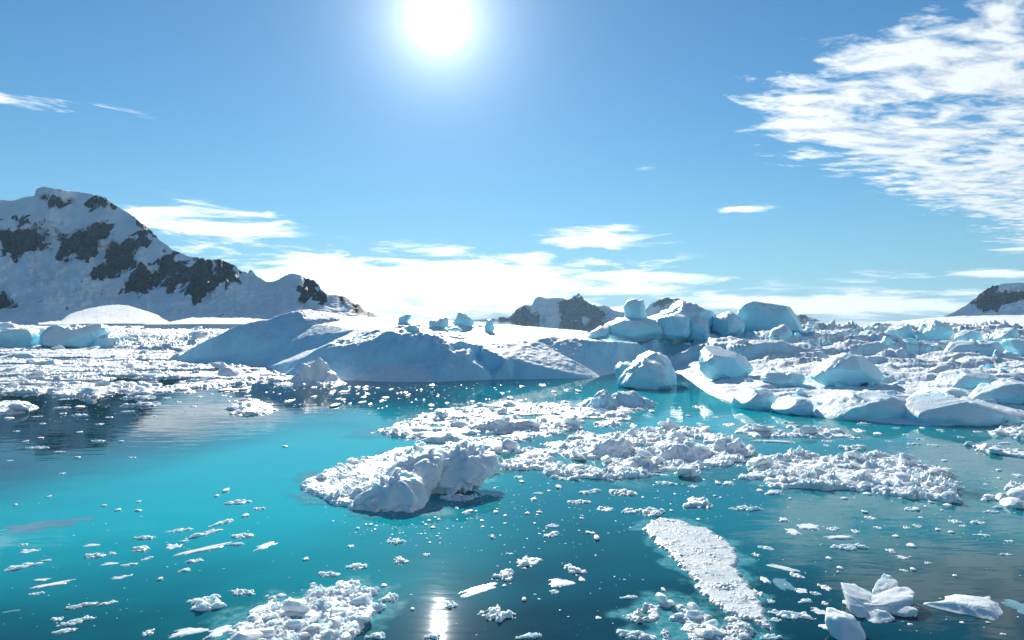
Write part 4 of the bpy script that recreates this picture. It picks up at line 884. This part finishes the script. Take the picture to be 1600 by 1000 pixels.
scatter('at lower right', 'loose ice on the dark right water', [
    (1391, 861, 14, 9), (1410, 871, 24, 8, 0, 's'), (1424, 853, 12, 6), (1361, 810, 20, 8), (1422, 796, 24, 8), (1492, 815, 22, 8, -14), (1505, 822, 14, 5), (1525, 816, 36, 11), (1536, 837, 26, 6, -8), (1576, 846, 18, 6), (1465, 828, 10, 4), (1486, 832, 10, 4), (1417, 825, 16, 6), (1435, 823, 18, 6), (1492, 900, 8, 4), (1426, 890, 9, 5), (1413, 892, 14, 6), (1312, 888, 9, 5), (1320, 943, 12, 7), (1425, 962, 24, 8), (1422, 976, 10, 4), (1567, 991, 14, 5), (1598, 950, 66, 40, 0, 'g'), (1570, 866, 30, 6), (1450, 880, 16, 5), (1550, 800, 30, 7), (1480, 790, 12, 5), (1590, 742, 30, 8, 0, 's'), (1560, 735, 10, 3), (1350, 800, 12, 5), (1372, 825, 14, 6), (1400, 838, 10, 4)])
scatter('before the right hummocks', 'loose ice before the right hummocks', [
    (1215, 690, 78, 9, 0, 's'), (1330, 700, 55, 14), (1351, 662, 32, 5), (1344, 674, 24, 9), (1399, 669, 14, 3), (1441, 669, 9, 3), (1469, 672, 18, 3), (1372, 678, 12, 4), (1414, 679, 16, 4), (1437, 686, 24, 4), (1428, 694, 36, 4), (1459, 696, 20, 5), (1528, 675, 22, 4), (1572, 693, 26, 5), (1090, 636, 18, 6), (1018, 643, 12, 4), (990, 665, 14, 7), (1140, 664, 24, 8), (1174, 671, 50, 13), (1184, 689, 30, 4), (1120, 652, 18, 4), (1075, 650, 10, 3), (1230, 660, 30, 5), (1265, 676, 20, 5), (1295, 690, 24, 5), (1390, 690, 14, 3), (1500, 683, 16, 4), (810, 745, 22, 6), (815, 753, 10, 4)])
scatter('on the mountain reflection', 'loose ice on the mountain reflection', [
    (295, 613, 28, 7), (334, 606, 30, 5), (366, 608, 20, 4), (100, 624, 18, 3), (100, 637, 28, 4), (125, 636, 12, 4), (125, 649, 38, 5), (98, 646, 14, 3), (219, 633, 100, 9), (215, 622, 90, 6), (200, 643, 24, 3), (300, 635, 22, 3), (58, 651, 18, 3), (66, 662, 14, 3), (155, 663, 20, 4), (25, 674, 16, 3), (152, 689, 36, 4), (61, 700, 42, 6), (94, 706, 20, 3), (125, 676, 12, 3), (64, 685, 12, 3), (12, 654, 12, 4), (206, 715, 18, 3), (97, 740, 16, 4), (444, 698, 12, 3), (262, 622, 16, 3), (240, 650, 14, 3), (170, 652, 16, 3), (280, 628, 14, 3), (310, 620, 18, 3), (350, 618, 14, 3), (40, 690, 10, 3), (15, 720, 14, 3), (120, 715, 12, 3), (190, 690, 10, 2.5)])
# small scattered fragments, counted one by one where they are large enough
def band(label, group, n, poly, w0, w1):
    pl = np.array(poly, float); k = 0
    while k < n:
        px, py = random.uniform(*pl[:, 0][[pl[:, 0].argmin(), pl[:, 0].argmax()]]), random.uniform(pl[:, 1].min(), pl[:, 1].max())
        if polysdf(np.array([[px, py]]), pl)[0] < 0: continue
        k += 1; ww = w0 + (w1 - w0) * random.random() ** 2.2
        raft(px, py, ww, ww * random.uniform(0.25, 0.55), 0, random.choice('ncn') if ww > 7 else 'n', label, group, name='ice_fragment')
band('small ice fragment floating at the foot of the smooth iceberg', 'fragments before the smooth iceberg', 95, [(300, 604), (460, 604), (760, 600), (930, 598), (900, 622), (800, 628), (660, 636), (560, 640), (440, 636), (330, 625)], 3, 15)
band('small ice fragment between the brash floes in the middle of the water', 'fragments between the middle floes', 60, [(690, 770), (850, 752), (1150, 745), (1180, 770), (1000, 820), (900, 850), (720, 840)], 3, 11)
band('small ice fragment in the water close to the packed right floe', 'fragments near the packed right floe', 55, [(1160, 690), (1300, 670), (1520, 672), (1600, 720), (1600, 840), (1500, 850), (1300, 800), (1180, 780)], 3, 12)
band('small ice fragment trailing below the tall lumpy floe', 'fragments below the lumpy floe', 45, [(475, 785), (545, 812), (640, 825), (760, 770), (790, 760), (760, 800), (690, 850), (560, 840)], 3, 10)
band('small ice fragment in the dark water at the bottom', 'fragments along the bottom edge', 40, [(600, 860), (1000, 840), (1300, 860), (1600, 860), (1600, 990), (600, 990)], 3.5, 10)
# specks too small to count
sp_v, sp_f = [], []
base_n, base_f = ico(1)
def specks(n, poly, w0, w1):
    pl = np.array(poly, float); k = 0
    while k < n:
        px, py = random.uniform(pl[:, 0].min(), pl[:, 0].max()), random.uniform(pl[:, 1].min(), pl[:, 1].max())
        if polysdf(np.array([[px, py]]), pl)[0] < 0: continue
        k += 1; x, d = W(px, py); s_ = random.uniform(w0, w1) * d / F
        v_ = base_n * np.array((s_ * random.uniform(.8, 1.8), s_, s_ * .35)) * (1 + 0.3 * np.sin(base_n[:, :1] * 5 + k)) + np.array((x, d, 0.0))
        sp_f.append(base_f + len(sp_v) * len(base_n)); sp_v.append(v_)
specks(420, [(60, 606), (480, 600), (940, 597), (900, 640), (660, 640), (560, 650), (440, 640), (60, 660)], 0.6, 1.6)
specks(260, [(470, 780), (660, 805), (790, 745), (1180, 735), (1200, 800), (800, 870), (560, 850)], 0.5, 1.4)
specks(260, [(1020, 640), (1600, 668), (1600, 850), (1250, 860), (1180, 700)], 0.5, 1.5)
specks(200, [(0, 780), (420, 770), (460, 860), (640, 870), (1000, 840), (1300, 870), (1600, 880), (1600, 995), (0, 995)], 0.5, 1.5)
link('ice_specks', mesh_from('ice_specks', np.vstack(sp_v), np.vstack(sp_f), BRASH), 'countless tiny ice specks floating between the floes', kind='stuff')

# ------------------------------------------------------------------ thin sea haze
hm = bpy.data.materials.new('sea_haze'); hm.use_nodes = True
ht = hm.node_tree; ht.nodes.clear()
pv = ht.nodes.new('ShaderNodeVolumePrincipled'); pv.inputs['Color'].default_value = (0.42, 0.72, 1.0, 1); pv.inputs['Density'].default_value = 4.2e-5; pv.inputs['Anisotropy'].default_value = 0.2
ht.links.new(pv.outputs[0], ht.nodes.new('ShaderNodeOutputMaterial').inputs['Volume'])
hx, hy0, hy1, hz0, hz1 = 9100, -1000, 9100, -6.0, 420.0
hv = np.array([(-hx, hy0, hz0), (hx, hy0, hz0), (hx, hy1, hz0), (-hx, hy1, hz0), (-hx, hy0, hz1), (hx, hy0, hz1), (hx, hy1, hz1), (-hx, hy1, hz1)], float)
hf = np.array([(0, 3, 2, 1), (4, 5, 6, 7), (0, 1, 5, 4), (1, 2, 6, 5), (2, 3, 7, 6), (3, 0, 4, 7)])
link('haze', mesh_from('haze', hv, hf, hm, False), 'thin bluish sea haze in the air', kind='stuff')
